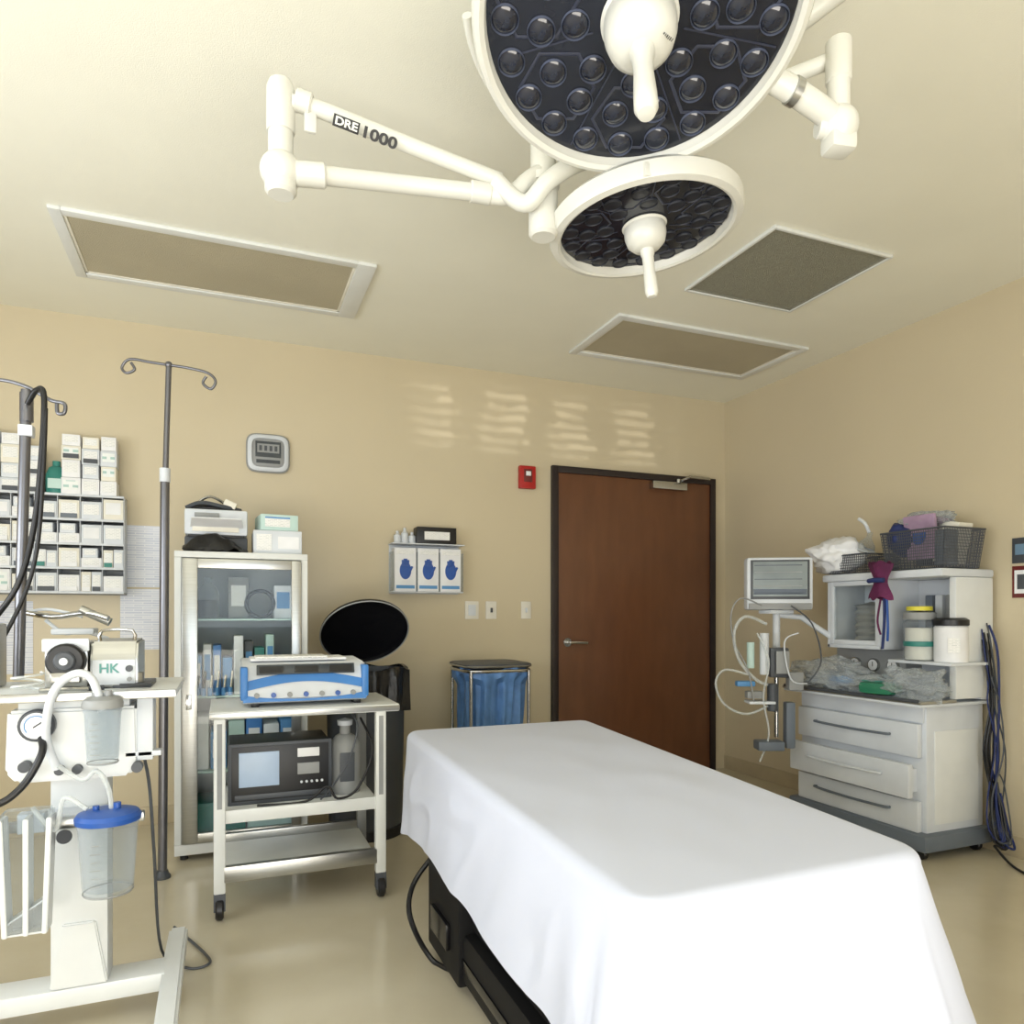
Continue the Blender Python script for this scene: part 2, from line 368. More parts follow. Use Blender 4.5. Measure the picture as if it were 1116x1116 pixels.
b=B(); b.tube([D(838,84,1.6),D(872,104,1.62),D(906,128,1.65)],.027,'lampw',16); b.cyl(D(862,98,1.61),D(869,102,1.615),.030,'alu'); done(b,'pivot_arm',arm)
b=B(); b.sph(J,.044,'lampw',(1,1,1.05)); b.cyl(J+V((0,0,.02)),J+V((0,0,.19)),.025,'lampw',bev=.005); b.cyl(J+V((0,0,.10)),J+V((0,0,.2)),.029,'lampw',bev=.005)
b.box(J+V((0,0,-.04)),(.065,.055,.045),'lampw',.012,Matrix.Rotation(-.2,4,'Z')); b.cyl(J-Rd*.05,J-Rd*.03+V((0,0,0)),.026,'lampw',bev=.003); done(b,'elbow_joint',arm)
b=B(); b.tube([D(850,88,1.7),D(905,66,1.68)],.018,'lampw',16,1); b.tube([V((hubp.x,hubp.y,2.56)),D(860,34,1.75),D(935,-25,1.66)],.024,'lampw',16,1); done(b,'horizontal_arm',arm)
a0=D(364,130,1.768);a1=D(430,156,1.82); dx=(a1-a0).normalized(); nz=(C-a0).normalized(); up=nz.cross(dx)
off=nz*.0215
b=B(); b.box((0,0,0),(.064,.026,.002),'mark',.0005); b.xf(frame(a0+dx*.030+off,dx,up)); done(b,'logo_patch',arm,'black rectangular logo patch')
text('DRE',.024,frame(a0+dx*.030+off+nz*.0014,dx,up),'lampw',arm,'lettering',1.25,None,.03)
text('1000',.034,frame(a0+dx*.112+off-up*.002,dx,up),'mark',arm,'lettering',1.35,None,.035)
# ---------------------------------------------------------------- operating table + sheet
tbl=thing('operating_table','black operating table on a heavy floor base','operating table',(.95,1.85,0))
b=B(); b.prism([(.645,1.02,.58),(1.18,1.02,.58),(1.36,2.68,.58),(.71,2.68,.58)],(0,0,.075),'blackm',.012); done(b,'pad',tbl,'black padded table top')
b=B(); b.prism([(.67,1.05,.53),(1.14,1.05,.53),(1.33,2.63,.53),(.74,2.63,.53)],(0,0,.05),'blackm',.004); done(b,'table_frame',tbl)
b=B(); b.bx(.66,1.12,.95,2.4,.05,.20,'blackm',.02); b.bx(.69,1.08,1.15,2.25,.20,.28,'blackm',.02); b.bx(.655,.66,1.0,2.35,.1,.13,'blackg',.001); done(b,'table_base',tbl)
b=B(); b.bx(.74,1.06,1.5,1.95,.28,.53,'blackm',.02); b.bx(.72,1.09,1.45,2.0,.28,.37,'blackm',.015); done(b,'pedestal',tbl)
for x,y in ((.72,1.05),(1.08,1.05),(.72,2.25),(1.08,2.25)):
    b=B(); b.cyl((x-.02,y,.0402),(x+.02,y,.0402),.04,'dgrey',bev=.006); done(b,'caster',tbl)
b=B(); b.tube([D(470,935,2.5),D(450,965,2.45),D(447,1000,2.35),PZ(470,1045,.012),PZ(500,1062,.012),PZ(530,1090,.012)],.009,'black',8); done(b,'power_cord',tbl)
b=B(); b.bx(.645,.74,2.02,2.36,.04,.33,'blackm',.01); b.bx(.70,.8,2.3,2.5,.04,.42,'blackm',.01); b.bx(.63,.645,2.1,2.28,.12,.2,'blackg',.004); done(b,'control_box',tbl)
corn=[V((.588,.95)),V((1.268,.965)),V((1.466,2.758)),V((.656,2.758))]
per=[]
rc=.075
for i in range(4):
    p=corn[i]; a=(corn[i-1]-p).normalized(); c=(corn[(i+1)%4]-p).normalized()
    A=p+a*rc; Cc=p+c*rc
    for k in range(13):
        t=k/12; q=(1-t)**2*A+2*t*(1-t)*p+t*t*Cc; per.append((q,1.0,i,i))
    nx=corn[(i+1)%4]; a2=(p-nx).normalized(); E=nx+a2*rc; L=(E-Cc).length; ns=int(L/.012)
    for k in range(1,ns):
        q=Cc.lerp(E,k/ns); dd=min(k/ns*L,(1-k/ns)*L); per.append((q,math.exp(-(dd/.12)**2),i,i if k<ns/2 else (i+1)%4))
N=len(per); cen=sum((p[0] for p in per),V((0,0)))/N
nrm=[]
for i in range(N):
    d=(per[(i+1)%N][0]-per[i-1][0]).normalized(); nrm.append(V((d.y,-d.x)))
sl=[0]
for i in range(1,N): sl.append(sl[-1]+(per[i][0]-per[i-1][0]).length)
bm_=bmesh.new(); rows=[]
RR=.032
prof=[('t',k/24) for k in range(0,24)]+[('e',a) for a in (0,.14,.28,.42,.56,.7,.84,1)]+[('d',k/30) for k in range(1,31)]
ZT=.70
def ridge(x): return 1-min(1,abs(x)*3.2)
for kind,k in prof:
    row=[]
    for i in range(N):
        p,cw,side,cn=per[i]; n=nrm[i]; s=sl[i]
        pin=p-n*RR
        if kind=='t':
            q=cen.lerp(pin,k); 
            z=ZT+(.005*noise.noise(V((q.x*4,q.y*3,0)))+.003*noise.noise(V((q.x*9-q.y*3,q.y*5,2))))*(1-k**4*.6)-.002
            row.append((q.x,q.y,z)); continue
        if kind=='e':
            a=k*math.pi/2; q=pin+n*(math.sin(a)*RR); z=ZT-RR+math.cos(a)*RR-.002*(1-k)
            row.append((q.x,q.y,z)); continue
        hem=.345-.07*cw+.008*math.sin(s*5+1)
        if side==3: hem=.355-.03*cw
        if side==0: hem=.22-.05*cw
        z=(ZT-RR)+(hem-(ZT-RR))*k
        fold=noise.noise(V((s*4.0,3.1,k*.3)))
        fold2=math.sin(s*13+3*noise.noise(V((s*2,0,0))))
        fold3=ridge(noise.noise(V((s*3.5+k*.9,7.7,k*1.2))))
        am={3:.55,0:1.3}.get(side,.9)
        fl=.005 if cn==3 else .04
        off=k*(.022+fl*cw)+ (k**1.1)*am*(.014*fold2+.03*fold) + .012*math.sin(k*math.pi*.9)*fold3 + (.008 if cn==3 else .020)*cw*k*math.sin(s*34)
        if cn==1: off+=.045*cw*k
        if side==1: off+=.02*k
        if side==0: off+=k*.04+.024*k*math.sin(s*31)*(.4+.6*abs(math.sin(s*7)))
        q=p+n*max(off,.002*k)
        row.append((q.x,q.y,z))
    rows.append([bm_.verts.new(v) for v in row])
for a,c in zip(rows,rows[1:]):
    for i in range(N):
        j=(i+1)%N; bm_.faces.new((a[i],a[j],c[j],c[i]))
bmesh.ops.remove_doubles(bm_,verts=rows[0],dist=.001)
bmesh.ops.recalc_face_normals(bm_,faces=bm_.faces[:])
b=B(); b.add(bm_,'sheet')
sh=done(b,'sheet',None,'plain white cotton sheet draped over the operating table','sheet',smooth=80)
# ---------------------------------------------------------------- glass cabinet
cx0,cx1,cy0,cy1,cz=-.212,.385,3.645,4.2,1.448
cab=thing('supply_cabinet','white metal medical cabinet with glass front door','cabinet',((cx0+cx1)/2,(cy0+cy1)/2,0))
b=B()
b.bx(cx0,cx0+.02,cy0+.02,cy1,.03,cz,'steelw'); b.bx(cx1-.02,cx1,cy0+.02,cy1,.03,cz,'steelw'); b.bx(cx0,cx1,cy0,cy1,cz-.03,cz,'steelw',.004); b.bx(cx0+.02,cx1-.02,cy0+.02,cy1,.03,.08,'steelw')
b.bx(cx0+.02,cx1-.02,cy1-.015,cy1,.08,cz-.03,'inner'); b.bx(cx0,cx1,cy0+.0,cy0+.02,.03,.08,'steelw'); b.bx(cx0,cx0+.03,cy0,cy0+.02,.08,cz-.03,'steelw'); b.bx(cx1-.03,cx1,cy0,cy0+.02,.08,cz-.03,'steelw')
for x in (cx0+.04,cx1-.04):
    for y in (cy0+.05,cy1-.05): b.cyl((x,y,0),(x,y,.04),.018,'black')
done(b,'cabinet_body',cab)
shz=[.40,.76,1.13]
for z in shz:
    b=B(); b.bx(cx0+.022,cx1-.022,cy0+.06,cy1-.02,z-.008,z,'tealp',.001); done(b,'shelf',cab,'pale glass shelf')
door2=B(); w=.045
x0,x1,z0,z1=cx0+.032,cx1-.032,.085,cz-.035
for a in ((x0,x0+w*1.5,z0,z1),(x1-w,x1,z0,z1),(x0+w*1.5,x1-w,z0,z0+w),(x0+w*1.5,x1-w,z1-w,z1)): door2.bx(a[0],a[1],cy0-.014,cy0+.008,a[2],a[3],'alu',.003)
cd=done(door2,'cabinet_door',cab,'aluminium framed glass door')
b=B(); b.bx(x0+w*1.5,x1-w,cy0-.005,cy0-.001,z0+w,z1-w,'glass',0); done(b,'door_glass',cd)
b=B(); b.cyl((x0+.03,cy0-.014,.745),(x0+.03,cy0-.03,.745),.011,'chrome'); b.bx(x0+.018,x0+.042,cy0-.02,cy0-.014,.71,.78,'chrome'); done(b,'cabinet_handle',cd)
def pack(name,label,cat,x0,x1,y0,y1,z,h,m,m2=None,tilt=0,group=None):
    b=B()
    b.box(((x0+x1)/2,(y0+y1)/2,z+h/2),(x1-x0,y1-y0,h),m,.006)
    if m2: b.box(((x0+x1)/2,y0-.001,z+h*.55),((x1-x0)*.7,.002,h*.5),m2,0)
    return done(b,name,None,label,cat,group)
g='supplies inside the glass cabinet'
pack('supply_box','grey supply carton behind the cabinet glass','box',.02,.12,3.86,4.0,1.131,.21,'grey','label',group=g)
pack('supply_box','white supply carton standing on the upper cabinet shelf','box',.24,.33,3.86,4.0,1.131,.17,'paper','bluel',group=g)
b=B(); b.lathe([(0,0),(.05,0),(.052,.12),(.04,.15),(.018,.17),(.018,.2),(0,.2)],'clearp',Matrix.Translation((-.07,3.77,1.132))); b.lathe([(.0,.002),(.046,.004),(.047,.09),(0,.09)],'dgrey',Matrix.Translation((-.07,3.77,1.132))); done(b,'plastic_bottle',None,'clear plastic bottle on the upper cabinet shelf','bottle',g)
b=B(); xa,za,ra=.17,1.205,.065
b.tube([(xa+ra*math.cos(2*math.pi*k/12),3.80+.01*k/12,za+ra*math.sin(2*math.pi*k/12)) for k in range(12)],.010,'dgrey',8,3,True)
done(b,'tubing_coil',None,'coiled tubing standing on the upper cabinet shelf','tubing',g)
cols=['bluel','paper','bluem','bluel','paper','dgrey','teal','tealp','blue']
nm={'bluel':'light blue','plast':'white','teal':'teal','paper':'white paper','tealp':'pale teal','blue':'dark blue','dgrey':'dark grey','bluem':'blue'}
xx=-.14
for i in range(9):
    w_=.04+.02*random.random(); h_=.17+.14*random.random()
    pack('sterile_pack','%s sterile pack standing on the middle shelf'%nm[cols[i]],'package',xx,xx+w_-.004,3.73+.05*random.random(),3.95,.762,h_,cols[i],'bluel' if i%2 else 'paper',group=g); xx+=w_+.002
    if xx>.30: break
b=B()
for k in range(6): b.tube([(-.12+.03*k,3.715,.765),(-.11+.03*k,3.712,.86+.02*(k%2))],.006,'chrome',6,1); b.cyl((-.12+.03*k,3.715,.762),(-.12+.03*k,3.715,.80),.011,'bluel')
done(b,'instrument_set',None,'row of small metal instruments on the middle shelf','instruments',g)
xx=-.14
for i in range(6):
    w_=.078; h_=.16+.12*random.random(); c=['paper','bluel','tealp','bluem','paper','bluel'][i]
    pack('folded_drape','folded %s surgical drape on a lower shelf'%nm.get(c,'white'),'folded cloth',xx,xx+w_-.004,3.75,3.97,.402,h_,c,'paper' if i%2 else None,group=g); xx+=w_+.003
pack('folded_drape','teal folded surgical towels at the cabinet bottom','folded cloth',-.14,.10,3.74,3.98,.082,.16,'teal',group=g)
pack('folded_drape','pale teal folded towels at the cabinet bottom','folded cloth',.11,.34,3.74,3.98,.082,.13,'tealp',group=g)
# on cabinet
e=thing('printer','grey and white desktop printer on top of the cabinet','printer',(-.03,3.87,cz))
b=B(); b.bx(-.175,.11,3.78,4.04,cz,cz+.085,'dgrey',.01); b.bx(-.175,.11,3.76,4.04,cz+.09,cz+.215,'plast',.012); b.bx(-.16,.095,3.77,4.02,cz+.08,cz+.095,'black'); done(b,'printer_body',e)
b=B(); b.bx(-.14,.07,3.753,3.76,cz+.105,cz+.15,'cream',.002); b.bx(-.13,-.02,3.748,3.755,cz+.17,cz+.195,'grey',.002); b.prism([(-.15,3.77,cz+.12),(.09,3.77,cz+.12),(.08,3.68,cz+.16),(-.14,3.68,cz+.16)],(0,0,.004),'paper'); done(b,'paper_tray',e)
b=B()
b.grid(lambda u,v:V((-.18+.29*u,3.655+.115*v,cz+.008+.085*math.sin(math.pi*v)**.7*math.sin(math.pi*min(1,.05+u*1.0))+.02*noise.noise(V((u*7,v*5,1))))),24,14,'bag'); done(b,'black_cloth',None,'crumpled black cloth on the cabinet top','cloth')
b=B(); b.lathe([(0,0),(.085,0),(.09,.012),(.06,.03),(.02,.04),(0,.04)],'black',Matrix.Translation((-.06,3.86,cz+.216)),sx=1.2,sy=.8); b.tube([(-.14,3.84,cz+.235),(-.06,3.82,cz+.285),(.03,3.85,cz+.24)],.007,'chrome',8); b.tube([(-.17,3.82,cz+.225),(-.1,3.80,cz+.25),(0,3.8,cz+.235),(.08,3.84,cz+.225)],.01,'dgrey',8); b.box((.03,3.83,cz+.25),(.06,.05,.035),'cream',.008,Matrix.Rotation(.4,4,'Y')); done(b,'headlight_headband',None,'black headband gear lying on the printer','headgear')
b=B(); b.bx(.135,.365,3.72,3.95,cz,cz+.12,'plast',.006); b.bx(.15,.22,3.717,3.722,cz+.02,cz+.1,'label',0); b.bx(.25,.35,3.717,3.722,cz+.03,cz+.09,'paper',0); done(b,'carton',None,'white cardboard carton with printed labels on the cabinet','box')
b=B(); b.box((.25,3.84,cz+.162),(.18,.2,.08),'tealp',.004,Matrix.Rotation(.1,4,'Z')); b.box((.25,3.738,cz+.165),(.12,.004,.05),'label',0,Matrix.Rotation(.1,4,'Z')); b.box((.25,3.739,cz+.185),(.12,.006,.008),'bluel',0,Matrix.Rotation(.1,4,'Z')); done(b,'carton',None,'small pale teal carton stacked on the white carton','box')
# ---------------------------------------------------------------- wall items
y=WY1
e=thing('wall_clock','grey rounded digital wall clock with display','clock',PY(292,518,y))
p=PY(292,495,y)
b=B()
b.lathe([(0,0),(.118,0),(.12,.02),(.11,.03),(.098,.034),(.096,.03),(0,.03)],'grey',frame((p.x,y,p.z),(1,0,0),(0,0,1)),48,sx=1,sy=.93,sq=5); b.lathe([(.112,.029),(.1,.037),(.09,.037),(.088,.03)],'plast',frame((p.x,y,p.z),(1,0,0),(0,0,1)),48,sx=1,sy=.93,sq=5); done(b,'clock_case',e)
b=B(); b.box((p.x,y-.033,p.z),(.165,.004,.15),'grey',.001); b.box((p.x,y-.036,p.z+.02),(.14,.004,.09),'screend',0); b.box((p.x,y-.0385,p.z+.025),(.12,.002,.05),'grey',0)
for k in range(4): b.box((p.x-.042+.028*k,y-.040,p.z+.025),(.015,.001,.03),'dgrey',0)
b.box((p.x,y-.0365,p.z-.05),(.13,.003,.02),'screend',0); done(b,'clock_display',e)
p=PY(573,521,y); e=thing('fire_alarm','red wall mounted fire alarm pull station','fire alarm',(p.x,y,p.z-.075))
b=B(); b.box((p.x,y-.02,p.z),(.115,.04,.15),'red',.008); b.box((p.x,y-.041,p.z+.01),(.06,.006,.085),'redd',.004); done(b,'alarm_case',e)
b=B(); b.box((p.x,y-.047,p.z+.022),(.034,.008,.03),'paper',.003); done(b,'strobe',e,'small white strobe window')
for px,w_ in ((514,.092),(535,.074),(573,.07)):
    p=PY(px,665,y); e=thing('light_switch','cream plastic wall plate beside the door','switch',(p.x,y,p.z-.057),'wall plates beside the door')
    b=B(); b.box((p.x,y-.004,p.z),(w_,.008,.115),'beigep',.003); done(b,'cover_plate',e)
    b=B()
    if px==514: b.box((p.x,y-.01,p.z),(.05,.008,.07),'plast',.003)
    else: b.box((p.x,y-.012,p.z),(.012,.018,.03),'dgrey' if px==535 else 'plast',.002)
    done(b,'switch_toggle',e)
gx0,gx1,gz0,gz1=.955,1.385,1.30,1.565
hold=thing('glove_box_holder','clear acrylic three slot glove box holder on the wall','glove dispenser',((gx0+gx1)/2,y-.05,gz0-.02))
b=B(); b.bx(gx0-.01,gx1+.01,y-.006,y,gz0-.02,gz1+.02,'plast'); b.bx(gx0-.01,gx1+.01,y-.105,y-.006,gz0-.015,gz0-.007,'plast'); b.bx(gx0-.015,gx1+.015,y-.12,y,gz1+.015,gz1+.022,'plast')
for x in (gx0-.007,gx0+.144,gx0+.287,gx1+.007): b.bx(x-.002,x+.002,y-.105,y-.006,gz0-.01,gz1-.03,'clearp',0)
done(b,'holder_frame',hold)
for k in range(3):
    xa=gx0+.004+.1435*k; e=thing('glove_box','white glove box with blue hand print in the holder','glove box',(xa+.067,y-.055,gz0-.006),'glove boxes in the wall holder')
    b=B(); b.bx(xa,xa+.134,y-.1,y-.01,gz0-.006,gz1-.006,'paper',.003); b.bx(xa+.01,xa+.124,y-.1015,y-.1,gz0+.01,gz0+.03,'bluel',0); b.bx(xa+.014,xa+.12,y-.1015,y-.1,gz1-.045,gz1-.02,'label',0); done(b,'carton_body',e)
    cxg=xa+.067
    b=B(); b.lathe([(0,0),(.036,0),(.036,.002),(0,.002)],'blue',frame((cxg,y-.1,gz0+.12),(1,0,0),(0,0,1)),28,sx=1,sy=1.5)
    for q in range(4): b.tube([(cxg-.016+.0107*q,y-.1015,gz0+.15),(cxg-.018+.012*q,y-.1015,gz0+.195-.008*abs(q-1.5))],.0062,'blue',8,1)
    b.tube([(cxg+.02,y-.1015,gz0+.1),(cxg+.042,y-.1015,gz0+.145)],.007,'blue',8,1); done(b,'hand_print',e)
p=PY(474,590,y-.07); b=B(); b.box((p.x,y-.07,gz1+.022+.052),(.25,.1,.1),'black',.004); b.box((p.x,y-.122,gz1+.07),(.16,.004,.05),'label',0); done(b,'glove_box',None,'black and white box lying on the glove holder','glove box')
for q,(px,hh) in enumerate(((433,.075),(441,.095),(449,.07))):
    p=PY(px,598,y-.06); b=B(); b.lathe([(0,0),(.022,0),(.022,hh*.65),(.009,hh*.8),(.009,hh),(0,hh)],'plast',Matrix.Translation((p.x,y-.06,gz1+.0225))); done(b,'small_bottle',None,'small white bottle on the glove holder','bottle','bottles on the glove holder')
# storage rack of bins and boxes
rx0,rx1=-1.30,-.485
rack=thing('wall_rack','grey wall rack with rows of supply boxes','rack',((rx0+rx1)/2,y,1.26))
rz=[1.265,1.39,1.515,1.64,1.765]; cw_=.1
b=B(); b.bx(rx0,rx1,y-.012,y,1.255,1.775,'grey')
for z in rz: b.bx(rx0,rx1,y-.13,y-.012,z-.005,z,'grey',.001); b.bx(rx0,rx1,y-.133,y-.13,z-.006,z+.006,'plast',.001)
for i in range(9):
    x=rx1-cw_*i-.001; 
    if x>rx0: b.bx(x-.0015,x+.0015,y-.125,y-.012,1.265,1.765,'plast',0)
done(b,'rack_frame',rack)
def sbox(x,w_,z,h_,c,lc,label='small white supply box on the wall rack',tag=None,y0=.127):
    b=B(); b.bx(x,x+w_,y-y0,y-.02,z+.0005,z+h_,c,.003)
    b.bx(x+w_*.12,x+w_*.88,y-y0-.0015,y-y0,z+h_*.3,z+h_*.85,lc,0)
    if tag: b.bx(x+w_*.1,x+w_*.9,y-y0-.008,y-y0-.0015,z+.008,z+.03,tag,0)
    return done(b,'supply_box',None,label,'box','supply boxes on the wall rack')
for r in range(4):
    for i in range(8):
        xr=rx1-cw_*i-.004; xl=xr-cw_+.008
        if xl<rx0: continue
        t_=random.random()
        if t_<.5:
            sbox(xl,.092,rz[r],.085+.03*random.random(),random.choice(['paper','paper','plast','cream']),random.choice(['label','paper','label','label','labelt']),tag=random.choice([None,'paper','dgrey','slate','paper',None]))
        elif t_<.8:
            sbox(xl,.045,rz[r],.09+.022*random.random(),random.choice(['paper','cream']),'label',tag=random.choice([None,'teal','paper']))
            sbox(xl+.047,.045,rz[r],.075+.035*random.random(),random.choice(['paper','plast']),'label',tag=random.choice([None,'dgrey','paper']))
        else:
            sbox(xl,.092,rz[r],.055,'paper','label'); sbox(xl+.004,.07,rz[r]+.055,.05,'plast','label',y0=.122)
x=rx0+.01; ZR=rz[4]
while x<rx1-.04:
    w_=min(.06+.03*random.random(),rx1-x-.002); 
    if -.895<x+w_/2<-.745 : x+=.02; continue
    z=ZR; hs=[.07+.025*random.random() for _ in range(4 if x<-.95 else (random.choice([3,4]) if x<-.57 else 2))]
    for q_,h1 in enumerate(hs):
        if q_==3: h1*=.8
        sbox(x+.003*(q_%2),w_-.006*(q_%2),z,h1-.001,random.choice(['paper','cream','paper','plast']),random.choice(['label','label','label','labelt']),'cream medicine carton stacked on the top rack shelf',tag=random.choice([None,None,'dgrey']),y0=.124-.003*q_); z+=h1
    x+=w_+.004
p=PY(61,525,y-.09); b=B(); b.lathe([(0,0),(.047,0),(.049,.1),(.034,.14),(.018,.15),(.018,.175),(0,.175)],'teal',Matrix.Translation((p.x,y-.075,ZR+.0005))); b.bx(p.x-.03,p.x+.03,y-.127,y-.122,ZR+.03,ZR+.08,'tealp',0); done(b,'disinfectant_bottle',None,'teal plastic bottle on the top rack shelf','bottle')
def sheetp(name,label,px0,px1,py0,py1,m,yy=WY1-.003):
    a=PY(px0,(py0+py1)/2,yy); c=PY(px1,(py0+py1)/2,yy); mid=PY((px0+px1)/2,py0,yy); mid2=PY((px0+px1)/2,py1,yy)
    b=B(); b.bx(a.x,c.x,yy,yy+.002,mid2.z,mid.z,m,0); done(b,name,None,label,'paper')
sheetp('wall_chart','printed reference chart taped on the wall',134,181,573,640,'chart')
sheetp('wall_chart','second printed chart below the first on the wall',131,180,642,708,'chart')
sheetp('wall_paper','printed notice sheet on the wall behind the pump stand',-25,36,655,735,'chart')
p=PX(1111,600,WX1)
b=B(); b.bx(WX1-.006,WX1,p.y-.12,p.y+.03,p.z-.06,p.z+.06,'dgrey',.001); b.bx(WX1-.008,WX1-.006,p.y-.1,p.y+.015,p.z-.02,p.z+.03,'signblue',0); done(b,'wall_sign',None,'small dark grey and blue sign on the wall','sign')
p=PX(1111,633,WX1); b=B(); b.bx(WX1-.006,WX1,p.y-.12,p.y+.03,p.z-.08,p.z+.07,'redd',.001); b.bx(WX1-.008,WX1-.006,p.y-.1,p.y+.018,p.z-.06,p.z+.05,'paper',0); b.bx(WX1-.009,WX1-.008,p.y-.05,p.y+.005,p.z-.04,p.z+.03,'dgrey',0); done(b,'wall_sign',None,'white notice with dark red border on the wall','sign')
# ---------------------------------------------------------------- trash bin + hamper
tc=V((.70,3.80,0))
tr=thing('waste_bin','round black step bin with black liner and raised lid','trash can',tc)
b=B(); b.lathe([(0,0),(.18,0),(.19,.02),(.205,.84),(.207,.85),(.207,.865),(.2,.865),(.19,.1),(0,.1)],'dgrey',Matrix.Translation(tc),40); b.lathe([(.18,0),(.195,0),(.197,.05),(.19,.055)],'black',Matrix.Translation(tc),40); done(b,'bin_body',tr,'dark grey metal body')
def bagf(u,v):
    a=2*math.pi*u; r=.222+.012*math.sin(a*11)+.012*math.sin(a*23)*v
    if v<.15: return tc+V(((.2+.03*v/.15)*math.cos(a),(.2+.03*v/.15)*math.sin(a),.872+.01*math.sin(a*5)))
    return tc+V((r*math.cos(a),r*math.sin(a),.872-.24*(v-.15)+.02*math.sin(a*3)*v))
b=B(); b.grid(bagf,90,12,'bag',True); done(b,'bin_liner',tr,'crumpled black bin liner')
th=math.radians(44); u=V((-.0,-math.sin(th),math.cos(th))); lc=tc+V((0,.2,.9))+u*.23
b=B(); b.lathe([(0,-.05),(.12,-.045),(.2,-.025),(.232,0),(.236,.012),(.236,.018),(.226,.02),(.222,.0),(.16,-.02),(0,-.03)],'blackg',frame(lc,(1,0,0),u),56); b.lathe([(.229,.019),(.233,.023),(.237,.019)],'grey',frame(lc,(1,0,0),u),56)
done(b,'bin_lid',tr,'glossy black raised round lid')
b=B(); b.bx(tc.x-.04,tc.x+.04,tc.y+.2,tc.y+.235,.82,.92,'black',.004); done(b,'lid_hinge',tr)
hc=V((1.465,3.98,0)); hm=thing('linen_hamper','square chrome hamper stand with blue bag','hamper',hc)
def sqr(a,r,n=6): k=r/((abs(math.cos(a))**n+abs(math.sin(a))**n)**(1/n)); return V((k*math.cos(a),k*math.sin(a),0))
zt=.83
b=B()
b.tube([hc+sqr(2*math.pi*k/48,.195)+V((0,0,zt)) for k in range(48)],.011,'chrome',10,1,True)
for k in range(4):
    a=math.pi/4+k*math.pi/2; q=hc+sqr(a,.198); b.tube([q+V((0,0,zt)),q+V((0,0,.08))],.010,'chrome',10,1); b.sph(q+V((0,0,.035)),.035,'black',(.5,1,1))
b.tube([hc+sqr(2*math.pi*k/48,.195)+V((0,0,.1)) for k in range(48)],.008,'chrome',10,1,True)
done(b,'hamper_frame',hm)
b=B(); b.lathe([(0,.0),(.195,.0),(.208,.008),(.208,.022),(.195,.028),(0,.034)],'dgrey',Matrix.Translation(hc+V((0,0,zt+.014))),64,sq=6); b.lathe([(.206,.006),(.212,.012),(.206,.018)],'alu',Matrix.Translation(hc+V((0,0,zt+.014))),64,sq=6); done(b,'hamper_lid',hm,'grey flat square lid')
def hb(u,v):
    a=2*math.pi*u; r=.175-.025*v+.012*math.sin(a*9+v*3)+.008*math.sin(a*21+2*v)
    if v<.12: r=.198+.006*math.sin(a*15)
    return hc+sqr(a,r,4)+V((0,0,zt+.008-.62*v+(.02*math.sin(a*4) if v<.2 else 0)))
b=B(); b.grid(hb,140,16,'bagblue',True); b.lathe([(0,0),(.145,0)],'bagblue',Matrix.Translation(hc+V((0,0,zt-.61)))); done(b,'hamper_bag',hm,'gathered blue plastic bag')
# ---------------------------------------------------------------- equipment cart
kx0,kx1,ky0,ky1=-.03,.61,2.90,3.36
ct=thing('equipment_cart','white metal rolling equipment cart with three levels','cart',((kx0+kx1)/2,(ky0+ky1)/2,0))
b=B(); b.bx(kx0-.02,kx1+.06,ky0-.01,ky1,.755,.785,'steelw',.006); b.bx(kx0-.02,kx1+.06,ky0-.013,ky0-.009,.76,.78,'alu',.001); done(b,'top_shelf',ct)
b=B(); b.bx(kx0+.03,kx1-.03,ky0+.01,ky1,.385,.405,'steelw',.005); b.bx(kx0+.03,kx1-.03,ky0,ky0+.014,.36,.41,'steelw',.004); done(b,'middle_shelf',ct)
b=B(); b.bx(kx0+.03,kx1-.03,ky0-.01,ky0+.02,.14,.20,'alu',.004); b.bx(kx0+.03,kx1-.03,ky0+.02,ky1,.15,.165,'steelw',.004); b.bx(kx0+.03,kx1-.03,ky1-.03,ky1,.14,.20,'alu',.004); done(b,'bottom_shelf',ct)
for x in (kx0-.005,kx1-.037):
    for yy in (ky0-.01,ky1-.035):
        b=B(); b.bx(x,x+.042,yy,yy+.04,.10,.757,'grey' if yy>3 else 'steelw',.006); b.bx(x+.012,x+.03,yy-.001,yy+.002,.42,.74,'grey',.0); done(b,'upright',ct)
for x in (kx0+.016,kx1-.014):
    for yy in (ky0+.01,ky1-.015):
        b=B(); b.cyl((x-.015,yy,.041),(x+.015,yy,.041),.041,'black',bev=.006); b.cyl((x-.017,yy,.041),(x+.017,yy,.041),.012,'grey'); b.prism([(x-.021,yy-.02,.035),(x-.021,yy+.02,.035),(x-.021,yy+.014,.102),(x-.021,yy-.014,.102)],(.042,0,0),'dgrey',0); done(b,'caster',ct)
e=thing('electrosurgical_unit','white and blue electrosurgical generator on the cart','medical device',(.31,3.12,.785))
prof=[(2.975,.80),(2.955,.815),(2.965,.875),(2.985,.93),(3.02,.955),(3.28,.965),(3.3,.95),(3.3,.80)]
b=B(); b.prism([(.065,a,z) for a,z in prof],(.485,0,0),'plast',.006)
for x in (.1,.5): b.bx(x,x+.03,2.99,3.25,.785,.802,'black')
done(b,'device_body',e)
def fy(z): return 2.955+(z-.815)*.166 if z<.875 else 2.965+(z-.875)*.364
b=B()
def sw(u,v):
    x=.070+.476*u; zc=.868+.034*math.sin(math.pi*u); z=zc+(v-.5)*.036
    return V((x,fy(z)-.0035,z))
b.grid(sw,40,4,'bluem')
def sw3(u,v):
    x=.070+.476*u; z=.812+.010*abs(2*u-1)**2+(v-.5)*(.010+.02*abs(2*u-1)**3); return V((x,fy(max(z,.815))-.0035,z))
b.grid(sw3,40,4,'bluem')
for xs in ((.060,.088),(.528,.556)): b.bx(xs[0],xs[1],2.952,3.03,.815,.945,'bluem',.008)
